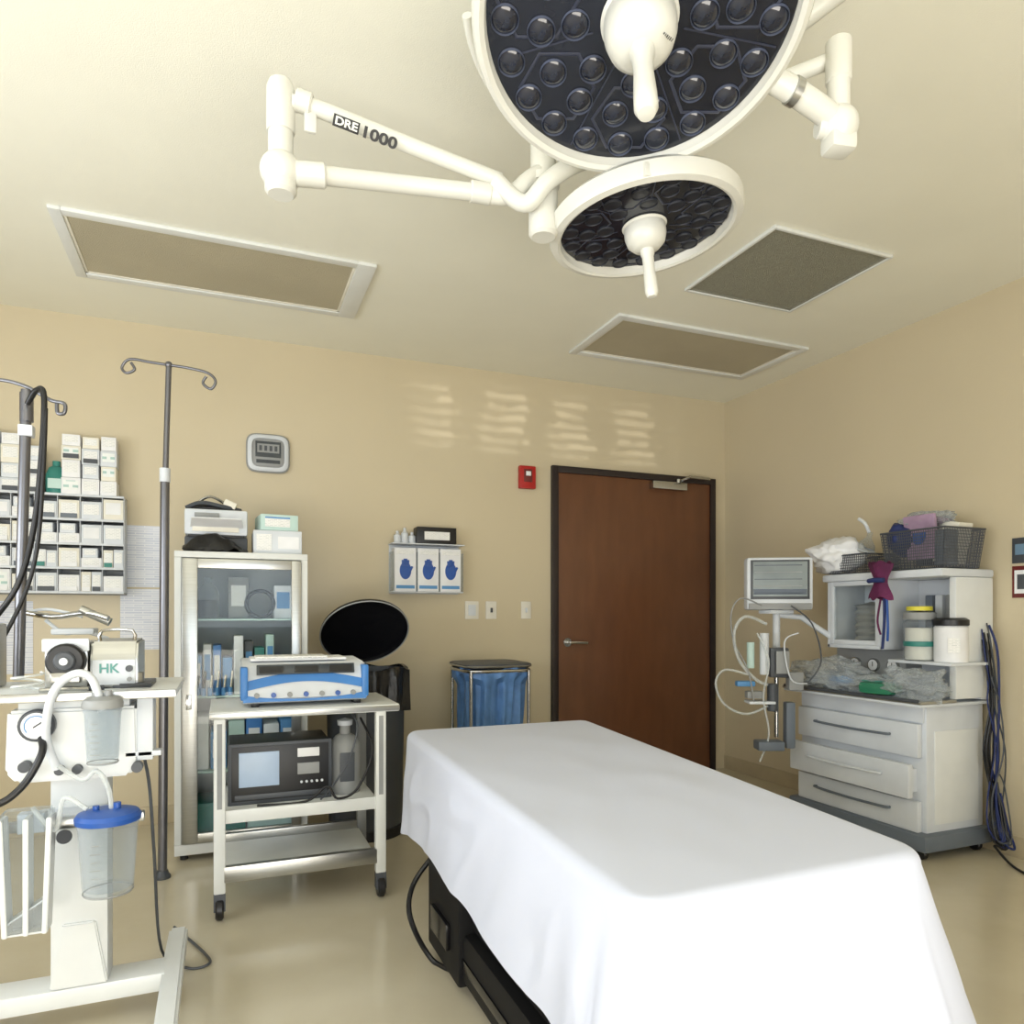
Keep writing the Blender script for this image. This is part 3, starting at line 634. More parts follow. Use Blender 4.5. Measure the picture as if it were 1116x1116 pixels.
done(b,'blue_surround',e,'curved blue surround on the front panel')
R_=Matrix.Rotation(math.radians(-20),4,'X')
b=B(); b.box((.31,2.978,.932),(.38,.01,.04),'screend',.002,R_); done(b,'display_panel',e,'dark display strip')
for k in range(3):
    b=B(); b.box((.175+.135*k,2.972,.932),(.09,.006,.026),'black',0,R_); done(b,'display',e,'dark digital display')
for k in range(7):
    b=B(); b.cyl((.12+.062*k,2.963,.834),(.12+.062*k,2.945,.834),.010,'blue' if k%2 else 'grey'); done(b,'knob',e)
b=B(); b.bx(.1,.48,3.05,3.25,.962,.972,'paper',.002); b.bx(.12,.4,3.04,3.2,.972,.98,'label',.002); done(b,'paper_chart',e)
e=thing('video_recorder','black electronic recorder with small screen on the cart shelf','medical device',(.21,3.08,.405))
b=B(); b.bx(.02,.405,2.985,3.26,.41,.64,'black',.006); b.bx(.015,.41,2.98,2.99,.4055,.645,'dgrey',.003); b.bx(.028,.397,2.977,2.982,.42,.632,'black',.001); done(b,'device_body',e)
b=B(); b.bx(.055,.205,2.972,2.98,.475,.61,'screenb',.002); done(b,'screen',e,'pale blue small screen')
b=B(); b.bx(.275,.36,2.973,2.98,.58,.615,'paper',.002); b.bx(.275,.36,2.973,2.98,.51,.555,'grey',.002); b.bx(.04,.39,2.974,2.98,.425,.445,'dgrey',.002); 
for k in range(5): b.cyl((.29+.02*k,2.98,.48),(.29+.02*k,2.97,.48),.005,'plast')
done(b,'control_buttons',e)
b=B(); cc=V((.475,3.06,.4055)); b.lathe([(0,0),(.062,0),(.065,.03),(.065,.2),(.04,.235),(.022,.245),(.022,.28),(0,.28)],'grey',Matrix.Translation(cc)); b.lathe([(.03,.28),(.032,.3),(0,.31)],'plast',Matrix.Translation(cc)); b.bx(cc.x-.03,cc.x+.03,cc.y-.068,cc.y-.062,.46,.58,'dgrey'); done(b,'gas_cylinder',None,'grey metal cylinder with valve on the cart','cylinder')
b=B(); b.tube([(.12,2.93,.412),(.3,2.91,.415),(.38,2.895,.47),(.42,2.89,.42),(.5,2.9,.45),(.56,2.9,.6),(.53,3.0,.72)],.005,'black',8); b.tube([(.36,2.93,.412),(.42,2.885,.5),(.47,2.89,.58),(.5,2.9,.7),(.49,2.98,.745)],.004,'dgrey',8); done(b,'device_cable',None,'thin black cable looping over the cart shelf','cable')
# ---------------------------------------------------------------- IV pole
def ivpole(base,top,tilt,m,label):
    e=thing('iv_pole',label,'iv pole',base); bx_,by_,_=base; t=top
    b=B(); b.cyl((bx_,by_,.02),(bx_+.01,by_,1.15+.6),.019,m); done(b,'outer_tube',e)
    b=B(); b.cyl((bx_+.01,by_,1.7),(t[0],t[1],t[2]),.012,m); b.cyl((bx_+.01,by_,1.73),(bx_+.01,by_,1.79),.022,'plast'); done(b,'inner_tube',e)
    b=B(); T=V(t)
    for s in (-1,1):
        d=Rd*s
        b.tube([T,T+d*.08+V((0,0,.0-.012*s)),T+d*.17+V((0,0,-.03*s-.005)),T+d*.205+V((0,0,-.03*s-.04)),T+d*.185+V((0,0,-.035*s-.07)),T+d*.15+V((0,0,-.03*s-.05)),T+d*.165+V((0,0,-.03*s-.02))],.006,m,10)
    b.sph(T,.016,m); done(b,'hook_bar',e)
    b=B(); q=V((bx_,by_,0)); b.lathe([(0,0),(.034,0),(.034,.01),(.026,.02),(.022,.035),(0,.035)],'dgrey',Matrix.Translation(q))
    done(b,'pole_foot',e)
b0=D(177,900,3.12); ivpole((b0.x,b0.y,0),(b0.x+.025,b0.y,2.245),0,'pole','steel intravenous pole with two hooks beside the cabinet')
# ---------------------------------------------------------------- left pump stand
ps=thing('suction_stand','white rolling suction pump stand with canisters','suction machine',(-.37,2.33,0))
b=B(); b.bx(-.44,-.30,2.28,2.38,.1,.72,'white',.01); done(b,'column',ps)
b=B(); b.bx(-.72,-.12,2.27,2.38,.07,.125,'white',.012); 
for x in (-.74,-.165): b.prism([(x,1.95,.075),(x,2.6,.075),(x,2.6,.12),(x,2.4,.135),(x,1.97,.11)],(.055,0,0),'white',.008)
b.prism([(-.44,2.3,.125),(-.30,2.3,.125),(-.33,2.3,.3),(-.41,2.3,.3)],(0,-.03,0),'white',.004)
done(b,'stand_base',ps)
for x in (-.71,-.14):
    for yy in (2.0,2.56):
        b=B(); b.cyl((x-.013,yy,.036),(x+.013,yy,.036),.036,'black',bev=.005); b.cyl((x,yy,.05),(x,yy,.08),.012,'chrome'); done(b,'caster',ps)
b=B(); b.bx(-.74,-.12,2.15,2.6,.925,.945,'white',.006); b.bx(-.74,-.12,2.145,2.155,.925,.948,'alu',.003)
done(b,'tray',ps)
b=B(); b.prism([(-.52,2.2,.9),(-.22,2.2,.9),(-.215,2.2,.74),(-.24,2.2,.71),(-.5,2.2,.71),(-.525,2.2,.74)],(0,.24,0),'white',.008)
b.bx(-.5,-.24,2.22,2.42,.89,.926,'white'); b.cyl((-.4,2.2,.74),(-.4,2.18,.74),.012,'dgrey'); b.cyl((-.36,2.2,.74),(-.36,2.18,.74),.012,'dgrey'); done(b,'pump_housing',ps)
def gauge(p,r):
    b=B(); b.cyl((p.x,2.2,p.z),(p.x,2.172,p.z),r,'dgrey',bev=.004); b.cyl((p.x,2.173,p.z),(p.x,2.170,p.z),r*.8,'paper'); b.box((p.x+.006,2.169,p.z+.004),(r*.7,.002,.003),'mark',0,Matrix.Rotation(-.6,4,'Y')); b.tube([(p.x+r*.62*math.cos(a),2.169,p.z+r*.62*math.sin(a)) for a in [math.radians(-40+26*k) for k in range(11)]],.0014,'bluel',6,1); done(b,'vacuum_gauge',ps,'round white dial gauge with dark rim')
gauge(PY(41,790,2.19),.042)
b=B()
for px in (28,150): 
    q=PY(px,835,2.19); b.cyl((q.x,2.2,q.z),(q.x,2.17,q.z),.014,'dgrey')
b.bx(-.56,-.2,2.17,2.2,.59,.615,'alu',.004); b.cyl(PY(70,912,2.17),PY(70,912,2.14),.018,'black'); b.bx(-.46,-.28,2.2,2.29,.58,.62,'plast',.005); done(b,'canister_bracket',ps)
def canister(pc,r,h,lid,label,parent,lidc='blue'):
    b=B(); b.lathe([(0,0),(r*.82,0),(r*.85,.01),(r,h*.92),(r*1.03,h*.93),(r*1.03,h),(r*.97,h),(r*.8,.014),(0,.012)],'clearp',Matrix.Translation(pc),36)
    b.tube([V(pc)+V((r*.83*math.cos(2*math.pi*k/24),r*.83*math.sin(2*math.pi*k/24),.004)) for k in range(24)],.002,'grey',6,1,True)
    o=done(b,'canister',parent,label)
    b=B()
    for k in range(6): b.box(V(pc)+V((-.3*r,-r*.9-.003,h*.2+h*.11*k)),(.016 if k%2 else .024,.001,.0018),'grey',0)
    done(b,'scale_marks',o)
    b=B(); b.lathe([(0,h),(r*1.1,h),(r*1.12,h+.012),(r*1.02,h+.022),(r*.6,h+.03),(0,h+.03)],lidc,Matrix.Translation(pc),36); b.cyl(V(pc)+V((.3*r,0,h+.02)),V(pc)+V((.3*r,0,h+.045)),.009,lidc); b.cyl(V(pc)+V((-.4*r,0,h+.02)),V(pc)+V((-.4*r,0,h+.04)),.008,lidc)
    done(b,'canister_lid',o)
p=PY(112,832,2.12); canister(V((p.x,2.12,p.z)),.043,.145,None,'small clear suction jar',ps,'grey')
p=PY(118,972,2.1); canister(V((p.x,2.1,p.z)),.069,.185,None,'clear suction canister with blue lid',ps,'blue')
p=PY(28,1020,2.1); zz=.31
b=B(); b.prism([(p.x-.055,2.1,p.z+zz),(p.x+.055,2.1,p.z+zz),(p.x+.045,2.1,p.z),(p.x-.045,2.1,p.z)],(0,.05,0),'clearp',.006)
for xx_ in (-.055,.0,.05): b.prism([(p.x+xx_-.006,2.095,p.z+zz-.02),(p.x+xx_+.006,2.095,p.z+zz-.02),(p.x+xx_*.8+.006,2.095,p.z),(p.x+xx_*.8-.006,2.095,p.z)],(0,.06,0),'white',.002)
b.prism([(p.x-.045,2.1,p.z),(p.x+.04,2.1,p.z),(p.x+.045,2.1,p.z+.09),(p.x-.045,2.1,p.z+.03)],(0,.05,0),'white',.003); b.bx(p.x-.03,p.x+.03,2.15,2.19,p.z+.24,p.z+.29,'plast')
done(b,'collection_tray',ps,'narrow clear collection holder with white inserts')
b=B(); b.tube([PY(62,838,2.17),PY(50,800,2.15),PY(58,755,2.13),PY(80,735,2.12),PY(100,740,2.12),PY(112,775,2.12)],.0105,'plast',12)
b.tube([PY(64,835,2.16),PY(90,850,2.14),PY(105,840,2.13),PY(118,858,2.12),PY(122,885,2.1)],.006,'tubeclr',10); b.tube([PY(35,880,2.13),PY(60,905,2.12),PY(70,870,2.12),PY(95,882,2.1)],.006,'tubeclr',10); done(b,'suction_hose',ps,'thick white suction hose')
b=B(); b.tube([PY(-10,880,2.1),PY(10,870,2.1),PY(30,850,2.11),PY(46,820,2.12),PY(45,805,2.16)],.009,'black',10); done(b,'black_hose',ps,'black corrugated hose')
b=B(); b.tube([PY(150,800,2.25),PY(162,850,2.3),PY(168,930,2.3),PZ(176,1035,.08),PZ(205,1055,.008),PZ(228,1050,.008),PZ(222,1038,.008),PZ(190,1010,.008)],.0045,'dgrey',8); done(b,'power_cord',ps)
b=B(); q=PY(160,800,2.25); b.bx(q.x-.02,q.x+.02,2.2,2.3,.75,.92,'plast',.004); b.bx(q.x-.05,q.x+.04,2.2,2.24,.76,.775,'plast',.003); done(b,'side_bracket',ps)
b=B(); pb=D(20,745,2.25); pt=D(29,425,2.25); b.cyl(V((pb.x,pb.y,.945)),pt,.0155,'pole'); b.cyl(pt+V((0,0,-.01)),pt+V((0,0,-.1)),.019,'pole'); b.box(pt+V((0,0,-.13)),(.04,.04,.035),'plast',.004)
b.tube([D(-25,418,2.25),D(0,414,2.25),pt+V((0,0,.01)),D(55,436,2.25),D(70,440,2.25),D(70,450,2.25),D(63,450,2.25),D(62,440,2.25)],.006,'pole',10); done(b,'support_pole',ps,'steel pole with hooks')
b=B(); b.tube([D(30,440,2.22),D(40,425,2.2),D(48,432,2.18),D(45,500,2.18),D(36,580,2.18),D(18,640,2.16),D(-15,685,2.15)],.0085,'black',10)
b.tube([D(50,445,2.18),D(47,520,2.17),D(40,600,2.17),D(24,655,2.15),D(-10,720,2.1)],.006,'black',10); done(b,'black_hose',ps,'black cable hanging from the pole hook')
# devices on tray
q0=PY(48,735,2.26); q1=PY(96,735,2.26)
e=thing('infiltration_pump','silver roller pump with round black head on the tray','pump',((q0.x+q1.x)/2,2.35,.945))
b=B(); b.bx(q0.x,q1.x,2.26,2.45,.949,1.075,'alu',.008); b.bx(q0.x+.01,q0.x+.03,2.28,2.43,.9455,.95,'black'); b.bx(q1.x-.03,q1.x-.01,2.28,2.43,.9455,.95,'black'); b.bx(q0.x-.004,q1.x+.004,2.25,2.262,1.05,1.085,'plast',.004); done(b,'device_body',e)
qc=PY(73,720,2.25); b=B(); b.cyl((qc.x,2.262,qc.z),(qc.x,2.22,qc.z),.047,'black',bev=.006); b.cyl((qc.x,2.222,qc.z),(qc.x,2.21,qc.z),.026,'dgrey',bev=.004); b.cyl((qc.x,2.212,qc.z),(qc.x,2.2,qc.z),.010,'plast'); b.box((qc.x,2.238,qc.z-.045),(.07,.04,.03),'alu',.006); done(b,'pump_head',e,'round black pump head')
q0=PY(98,735,2.26); q1=PY(150,735,2.26)
e=thing('control_unit','grey white console with teal letters and carry handle on the tray','medical device',((q0.x+q1.x)/2,2.36,.945))
b=B(); b.prism([(q0.x,2.26,.949),(q0.x,2.26,1.03),(q0.x,2.28,1.075),(q0.x,2.46,1.08),(q0.x,2.46,.949)],(q1.x-q0.x,0,0),'alu',.006); b.bx(q0.x+.006,q1.x-.006,2.2555,2.261,.955,1.025,'plast',.002); b.bx(q0.x+.01,q1.x-.01,2.28,2.44,.9455,.95,'black'); done(b,'device_body',e)
b=B(); b.tube([(q0.x+.015,2.33,1.075),(q0.x+.02,2.33,1.105),(q1.x-.02,2.33,1.105),(q1.x-.015,2.33,1.075)],.005,'chrome',8,2); done(b,'carry_handle',e)
text('HK',.036,frame(((q0.x+q1.x)/2-.012,2.254,1.0),(1,0,0),(0,0,1)),'tealink',e)
b=B(); b.cyl((q1.x-.02,2.262,1.0),(q1.x-.02,2.245,1.0),.009,'dgrey'); b.cyl((q1.x-.02,2.262,.97),(q1.x-.02,2.247,.97),.006,'grey'); done(b,'knob',e)
b=B(); 
b.tube([D(30,668,2.3),D(60,672,2.28),D(95,668,2.28),D(118,674,2.28)],.009,'chrome',10); b.cyl(D(88,664,2.28),D(120,678,2.3),.014,'alu'); b.tube([D(50,676,2.3),D(70,690,2.3),D(90,688,2.3),D(118,696,2.35)],.006,'plast',8); b.tube([D(12,672,2.3),D(50,664,2.3),D(90,672,2.32)],.005,'plast',8); b.box(D(82,688,2.33),(.12,.1,.02),'plast',.006); done(b,'handpiece',None,'metal liposuction handpiece lying on the pump units','instrument')
b=B(); a=D(5,690,2.3); b.box(V((a.x,2.42,.9455+.09)),(.14,.12,.18),'alu',.008); b.box(V((a.x,2.355,.945+.1)),(.1,.012,.1),'paper',.004); done(b,'control_unit',None,'silver control box at the tray end','medical device')
b=B(); q=D(160,745,2.2); b.bx(q.x-.05,q.x+.03,2.25,2.42,.9455,.958,'dgrey',.003); b.cyl((q.x-.01,2.3,.958),(q.x-.01,2.3,.985),.018,'alu'); b.tube([(q.x-.06,2.22,.953),(q.x-.02,2.2,.955),(q.x+.03,2.24,.953)],.004,'dgrey',6); done(b,'foot_switch',None,'small dark metal fitting on the tray edge','fitting')
b=B(); q=PY(30,748,2.2); b.tube([V((q.x+.035*math.cos(a*.7),2.2+.03*math.sin(a*.7),.951+.0025*a)) for a in range(0,20,1)],.003,'tubeclr',8,2); done(b,'tubing_coil',None,'small coil of clear tubing on the tray','tubing')
b=B(); q=PY(72,748,2.19); b.tube([(q.x-.06,2.19,.952),(q.x,2.18,.955),(q.x+.05,2.2,.952)],.0055,'chrome',8); b.cyl((q.x+.05,2.2,.953),(q.x+.085,2.21,.953),.007,'dgrey'); done(b,'instrument',None,'small steel instrument lying at the tray edge','instrument')
# ---------------------------------------------------------------- anaesthesia machine
am=thing('anesthesia_machine','white anesthesia machine with drawers against the wall','medical machine',(3.24,2.76,0))
b=B(); b.bx(3.05,3.44,2.37,3.15,.12,.72,'plast',.01); b.bx(3.04,3.05,2.38,3.14,.64,.72,'plast'); b.bx(3.1,3.4,2.366,2.371,.16,.6,'white',.002); done(b,'machine_body',am)
b=B(); b.bx(2.99,3.46,2.33,3.19,.045,.125,'slate',.02); done(b,'machine_base',am,'slate grey base')
for x in (3.04,3.41):
    for yy in (2.39,3.13):
        b=B(); b.cyl((x-.014,yy,.0305),(x+.014,yy,.0305),.03,'black',bev=.004); done(b,'caster',am)
for z0,z1,xo in ((.475,.635,0),(.29,.45,.06),(.125,.27,0)):
    b=B(); b.bx(3.015-xo,3.048-xo,2.39,3.14,z0,z1,'plast',.008)
    if xo: b.bx(3.04-xo,3.05,2.42,3.11,z0+.02,z1-.03,'plast',.002)
    d=done(b,'drawer',am)
    zc=(z0+z1)/2+.015; b=B(); xf=3.015-xo
    b.tube([(xf,3.0,zc),(xf-.022,2.985,zc),(xf-.024,2.77,zc-.004),(xf-.022,2.555,zc),(xf,2.54,zc)],.0065,'slate' if not xo else 'plast',10,4); done(b,'drawer_handle',d)
b=B(); b.bx(2.965,3.46,2.335,3.2,.72,.735,'plast',.006); b.bx(2.96,3.2,2.33,3.205,.735,.75,'alu',.005); b.bx(2.958,2.965,2.34,3.19,.742,.758,'dgrey',.002); done(b,'worktop',am,'grey metal work surface')
b=B(); b.bx(3.38,3.46,2.34,3.12,.74,1.33,'plast',.008); b.bx(3.26,3.38,2.65,3.1,.74,.97,'grey',.01); b.bx(3.2,3.46,2.335,2.37,.75,1.33,'white',.006); done(b,'back_panel',am)
b=B(); b.bx(3.1,3.46,2.33,3.05,1.33,1.37,'plast',.012); done(b,'top_shelf',am)
b=B(); b.bx(3.12,3.38,2.30,2.64,.91,.925,'plast',.004); done(b,'side_ledge',am)
b=B()
for a in ((2.67,2.69,.97,1.33),(3.01,3.03,.97,1.33)): b.bx(3.12,3.38,a[0],a[1],a[2],a[3],'plast',.004)
b.bx(3.12,3.38,2.67,3.03,.97,.99,'plast',.004)
for a in ((2.69,2.715,.99,1.33),(2.985,3.01,.99,1.33)): b.bx(3.118,3.14,a[0],a[1],a[2],a[3],'plast',.003)
b.bx(3.118,3.14,2.715,2.985,.99,1.015,'plast',.003); b.bx(3.118,3.14,2.715,2.985,1.305,1.33,'plast',.003)
bb=done(b,'bellows_cabinet',am,'white framed bellows compartment')
b=B(); b.bx(3.123,3.128,2.71,2.99,.99,1.33,'glass',0); done(b,'clear_cover',bb)
b=B(); b.lathe([(0,0)]+[(.085 if k%2 else .07,.01+.018*k) for k in range(12)]+[(0,.23)],'grey',Matrix.Translation((3.25,2.85,.991)),32); done(b,'bellows',bb,'grey ribbed bellows')
for k in range(3):
    b=B(); yy=2.72+.12*k; b.cyl((3.26,yy,.88),(3.245,yy,.88),.035,'chrome'); b.cyl((3.246,yy,.88),(3.243,yy,.88),.029,'paper'); b.box((3.242,yy,.885),(.001,.004,.026),'mark',0); done(b,'pressure_gauge',am)
for k in range(3): 
    b=B(); b.cyl((3.26,2.7+.13*k,.79),(3.225,2.7+.13*k,.79),.02,['green','yellow','bluel'][k],bev=.003); done(b,'flow_knob',am)
b=B()
for k in range(4): b.bx(3.34,3.38,2.4+.055*k,2.44+.055*k,1.0,1.25,['tealp','grey','plast','slate'][k],.006); b.cyl((3.34,2.42+.055*k,1.04),(3.32,2.42+.055*k,1.04),.014,['green','yellow','bluel','grey'][k])
done(b,'flow_meter',am,'bank of flow meter tubes')
b=B(); c=V((3.18,2.51,.9255)); b.lathe([(0,0),(.066,0),(.07,.02),(.07,.19),(.055,.2),(0,.2)],'clearp',Matrix.Translation(c)); b.lathe([(.0,.005),(.063,.005),(.063,.16),(0,.16)],'cream',Matrix.Translation(c)); b.lathe([(.07,.2),(.073,.21),(.073,.235),(0,.245)],'grey',Matrix.Translation(c)); b.lathe([(.058,.245),(.058,.265),(0,.268)],'yellow',Matrix.Translation(c)); b.lathe([(.0705,.07),(.072,.075),(.072,.09),(.0705,.095)],'teal',Matrix.Translation(c)); done(b,'absorber_canister',None,'clear canister with yellow cap on the machine ledge','canister')
b=B(); c=V((3.22,2.375,.9255)); b.lathe([(0,0),(.07,0),(.072,.01),(.072,.165),(.066,.172),(0,.172)],'paper',Matrix.Translation(c)); b.lathe([(.068,.172),(.076,.175),(.076,.2),(.06,.21),(0,.21)],'black',Matrix.Translation(c)); b.box(c+V((-.05,-.052,.08)),(.05,.002,.07),'label',0,Matrix.Rotation(math.radians(-43),4,'Z')); done(b,'wipes_tub',None,'white wipes tub with black lid on the ledge','container')
b=B()
random.seed(3)
for k in range(14):
    a=random.random()*.06; c_=random.random()*.03; w1=random.random()
    x_=3.37+a; y_=2.28+c_
    b.tube([(x_,2.33,1.12-.15*w1),(x_-.01,y_,1.0-.2*w1),(x_+.025*math.sin(k),y_-.01,.72),(x_-.03*math.cos(k*2),y_-.012*(k%3),.5),(x_+.035*math.sin(k*3),y_-.01,.28),(x_-.03,y_-.03,.10+.02*(k%4)),(x_+.02,y_-.06,.05+.02*(k%3)),(x_+.03,y_-.02,.15+.06*(k%4)),(x_+.01,y_,.3+.05*(k%3))],.0035 if k%3 else .0055,['black','dgrey','navy','black','dgrey','navy','black'][k%7],7)
b.tube([(3.37,2.27,.06),(3.33,2.17,.012),(3.27,2.05,.008),(3.24,1.95,.008),(3.3,1.85,.008),(3.4,1.7,.008)],.006,'black',8)
done(b,'cable_bundle',None,'tangled bundle of black and blue cables hanging beside the machine','cables')
# baskets
def basket(c,sx,sy,h,label,R,nw=24):
    e=thing('wire_basket',label,'basket',c); b=B(); X=Matrix.Translation(V(c))@Matrix.Rotation(R,4,'Z')
    def ringp(f,z): return [(-sx*f,-sy*f,z),(sx*f,-sy*f,z),(sx*f,sy*f,z),(-sx*f,sy*f,z)]
    nr=int(h/.014)
    for i in range(nr+1):
        z=.004+(h-.004)*i/nr; f=.44+.06*i/nr; r=ringp(f,z)
        for k in range(4): b.tube([r[k],r[(k+1)%4]],.0018 if i<nr else .005,'dgrey',5,1)
    for k in range(nw):
        t=k/(nw-1)*2-1
        for s in (-1,1):
            b.tube([(t*sx*.44,s*sy*.44,.004),(t*sx*.5,s*sy*.5,h)],.0018,'dgrey',5,1); b.tube([(s*sx*.44,t*sy*.44,.004),(s*sx*.5,t*sy*.5,h)],.0018,'dgrey',5,1)
        b.tube([(t*sx*.44,-sy*.44,.004),(t*sx*.44,sy*.44,.004)],.0018,'dgrey',5,1)
    b.xf(X); done(b,'basket_wire',e); return e
k1=V((3.24,2.90,1.371)); k2=V((3.25,2.50,1.371))
basket(k1,.26,.27,.10,'small dark wire basket holding white supplies',0)
basket(k2,.28,.35,.19,'large dark wire basket full of packages',0,30)
def lump(name,label,cat,c,r,m,sc,seed=0,amp=.25):
    t=bmesh.new(); bmesh.ops.create_icosphere(t,subdivisions=4,radius=1)
    for v in t.verts:
        d=v.co.copy(); k=1+amp*noise.noise(d*1.8+V((seed,0,0)))+amp*.6*noise.noise(d*4.5+V((0,seed,0)))+amp*.4*abs(noise.noise(d*9+V((0,seed,3)))); v.co=V((d.x*sc[0],d.y*sc[1],d.z*sc[2]))*r*k
    b=B(); b.add(t,m,Matrix.Translation(V(c))); return done(b,name,None,label,cat,smooth=80)
lump('towel','crumpled white towel piled in the small basket','towel',k1+V((-.06,.12,.11)),.12,'paper',(1,1.3,.75),3,.35)
b=B(); q=k1+V((-.02,-.03,.13)); b.lathe([(.05,0),(.045,.03),(.02,.06),(.013,.07),(.013,.1),(0,.1)],'clearp',Matrix.Translation(q)@Matrix.Rotation(.4,4,'X')); b.lathe([(.045,-.004),(.056,0),(.045,.006)],'plast',Matrix.Translation(q)@Matrix.Rotation(.4,4,'X')); b.tube([q+V((0,-.03,.09)),q+V((-.02,-.02,.14)),q+V((-.02,.02,.17))],.009,'plast',8); done(b,'face_mask',None,'clear anesthesia face mask in the small basket','mask')
lump('cloth_bundle','dark navy cloth bundle in the large basket','bundle',k2+V((-.05,.11,.16)),.08,'navy',(1,.9,1),5)
b=B(); b.box(k2+V((-.07,-.0,.16)),(.02,.17,.22),'pink',.008,Matrix.Rotation(-.15,4,'Y')); b.lathe([(0,0),(.045,0),(.045,.003),(0,.003)],'blue',frame(k2+V((-.083,-.0,.17)),(0,-1,0),(.15,0,1)),24,sx=.8,sy=1.15); done(b,'supply_pack',None,'pink white pack with blue print in the large basket','package')
b=B(); b.box(k2+V((.03,-.09,.13)),(.1,.1,.2),'cream',.006,Matrix.Rotation(.2,4,'X')); done(b,'supply_pack',None,'cream package leaning in the large basket','package')
b=B(); b.box(k2+V((.07,.04,.15)),(.06,.16,.24),'dgrey',.006); done(b,'supply_pack',None,'dark grey carton at the back of the large basket','package')
b=B(); b.box(k2+V((-.06,-.125,.10)),(.08,.06,.17),'slate',.006); done(b,'supply_pack',None,'slate carton in the corner of the large basket','package')
lump('pouch','clear and pink pouch on top of the large basket','pouch',k2+V((.0,.02,.245)),.08,'film',(1,1.6,.6),9,.4)
lump('cloth_bundle','dark red and white wrapped roll on top of the basket','bundle',k2+V((.0,-.02,.235)),.04,'purple',(1,1.8,.6),19,.3)
q=D(963,633,3.58); 
b=B()
def strap(s):
    return lambda u,v: q+V((-.02+s*.035*math.sin(math.pi*u)*(1-.5*math.sin(math.pi*v)),.075-.15*u*(1-.45*math.sin(math.pi*v)**2)-.15*.225*math.sin(math.pi*v)**2,.09-.18*v+.01*math.sin(u*12)))
b.grid(strap(-1),16,14,'purple'); b.grid(strap(1),16,14,'purple')
b.tube([q+V((-.05,.045,0)),q+V((-.06,0,.002)),q+V((-.05,-.045,0))],.012,'navy',8)
done(b,'fabric_strap',None,'purple knitted strap tied at the edge of the top shelf','strap')
b=B(); b.tube([q+V((-.02,-.02,-.09)),q+V((-.03,-.03,-.2)),q+V((-.02,-.01,-.34))],.007,'navy',8); b.tube([q+V((-.02,-.035,-.08)),q+V((-.03,-.05,-.22)),q+V((-.02,-.04,-.30))],.006,'blue',8); b.tube([q+V((-.02,.0,-.09)),q+V((-.03,.01,-.2)),q+V((-.02,.0,-.27))],.005,'purple',8); done(b,'strap_cord',None,'dangling navy and blue cords below the strap','cord')
# clutter on worktop
lump('plastic_bag','crumpled clear plastic bag on the work surface','plastic bag',(3.08,3.0,.82),.14,'film',(.75,1.5,.6),11,.6)
lump('plastic_bag','crumpled clear plastic bag near the edge','plastic bag',(3.07,2.45,.81),.11,'film',(.9,1.4,.65),13,.6)
lump('plastic_bag','flattened clear wrapper hanging over the edge','plastic bag',(3.01,2.75,.795),.12,'film',(.6,1.8,.45),17,.7)
b=B(); b.box((3.00,2.58,.79),(.12,.17,.06),'green',.025,Matrix.Rotation(.2,4,'Z')); b.box((3.00,2.58,.822),(.05,.165,.006),'teal',.002,Matrix.Rotation(.2,4,'Z')); done(b,'sterile_pack',None,'green wrapped pack on the work surface','package')
lump('breathing_bag','light blue breathing bag on the work surface','breathing bag',(3.04,2.86,.80),.06,'bluel',(.8,1.3,.55),15,.15)
b=B(); 
for k in range(4): b.tube([(3.02+.03*k,3.1,.76+.01*k),(3.05+.02*k,2.95,.82),(3.03+.02*k,2.82,.79),(3.1,2.7-.03*k,.80),(3.12,2.55,.765)],.008,'tubeclr',8)
done(b,'breathing_tube',None,'coiled clear breathing tubes on the work surface','tube')
# monitor
mc=D(850,636,3.9); mon=thing('patient_monitor','white patient monitor with grey screen on an arm','monitor',mc+V((0,0,-.15)))
X=face_at(mc,30)
b=B(); b.box((0,0,-.05),(.35,.29,.1),'plast',.018); b.box((0,-.125,.003),(.33,.035,.012),'grey',.004); b.box((.0,.0,-.11),(.2,.2,.05),'grey',.01); b.xf(X); done(b,'monitor_case',mon)
b=B(); b.box((0,.022,.001),(.31,.215,.006),'dgrey',.002); b.box((0,.025,.004),(.285,.19,.003),'screen',0); b.xf(X); sc=done(b,'screen',mon,'grey lit screen')
b=B()
for k in range(5): b.box((-.01,.10-.038*k,.006),(.25,.004,.001),'grey' if k%2 else 'screend',0)
b.box((0,-.045,.006),(.28,.03,.001),'screend',0)
b.xf(X); done(b,'screen_trace',mon)
b=B()
b.cyl(mc+V((.03,.06,-.14)),mc+V((.03,.06,-.36)),.02,'plast'); b.cyl(mc+V((.03,.06,-.36)),mc+V((.03,.06,-.85)),.012,'chrome')
b.tube([mc+V((.03,.06,-.17)),mc+V((.17,.02,-.185)),V((3.13,3.02,1.03))],.016,'plast',10,1)
b.box(mc+V((.02,.05,-.155)),(.16,.1,.02),'plast',.005); done(b,'monitor_arm',mon)
b=B(); RM=Matrix.Rotation(-.4,4,'Z')
b.box(D(848,722,3.85),(.1,.06,.16),'dgrey',.01,RM); b.box(D(853,722,3.8),(.07,.01,.12),'grey',.003,RM); done(b,'sensor_module',mon,'small dark sensor module')
b=B(); b.box(D(838,812,3.85),(.14,.1,.05),'slate',.01,RM); b.box(D(860,790,3.88),(.05,.06,.25),'slate',.01,RM); done(b,'clamp_bracket',mon,'slate coloured clamp bracket')
b=B(); b.box(D(828,765,3.85),(.14,.1,.015),'plast',.005,RM); b.box(D(822,757,3.85),(.09,.06,.04),'grey',.01,RM); done(b,'holder_tray',mon)
b=B(); b.box(D(812,745,3.88),(.1,.05,.03),'bluel',.01,RM); done(b,'connector',mon)
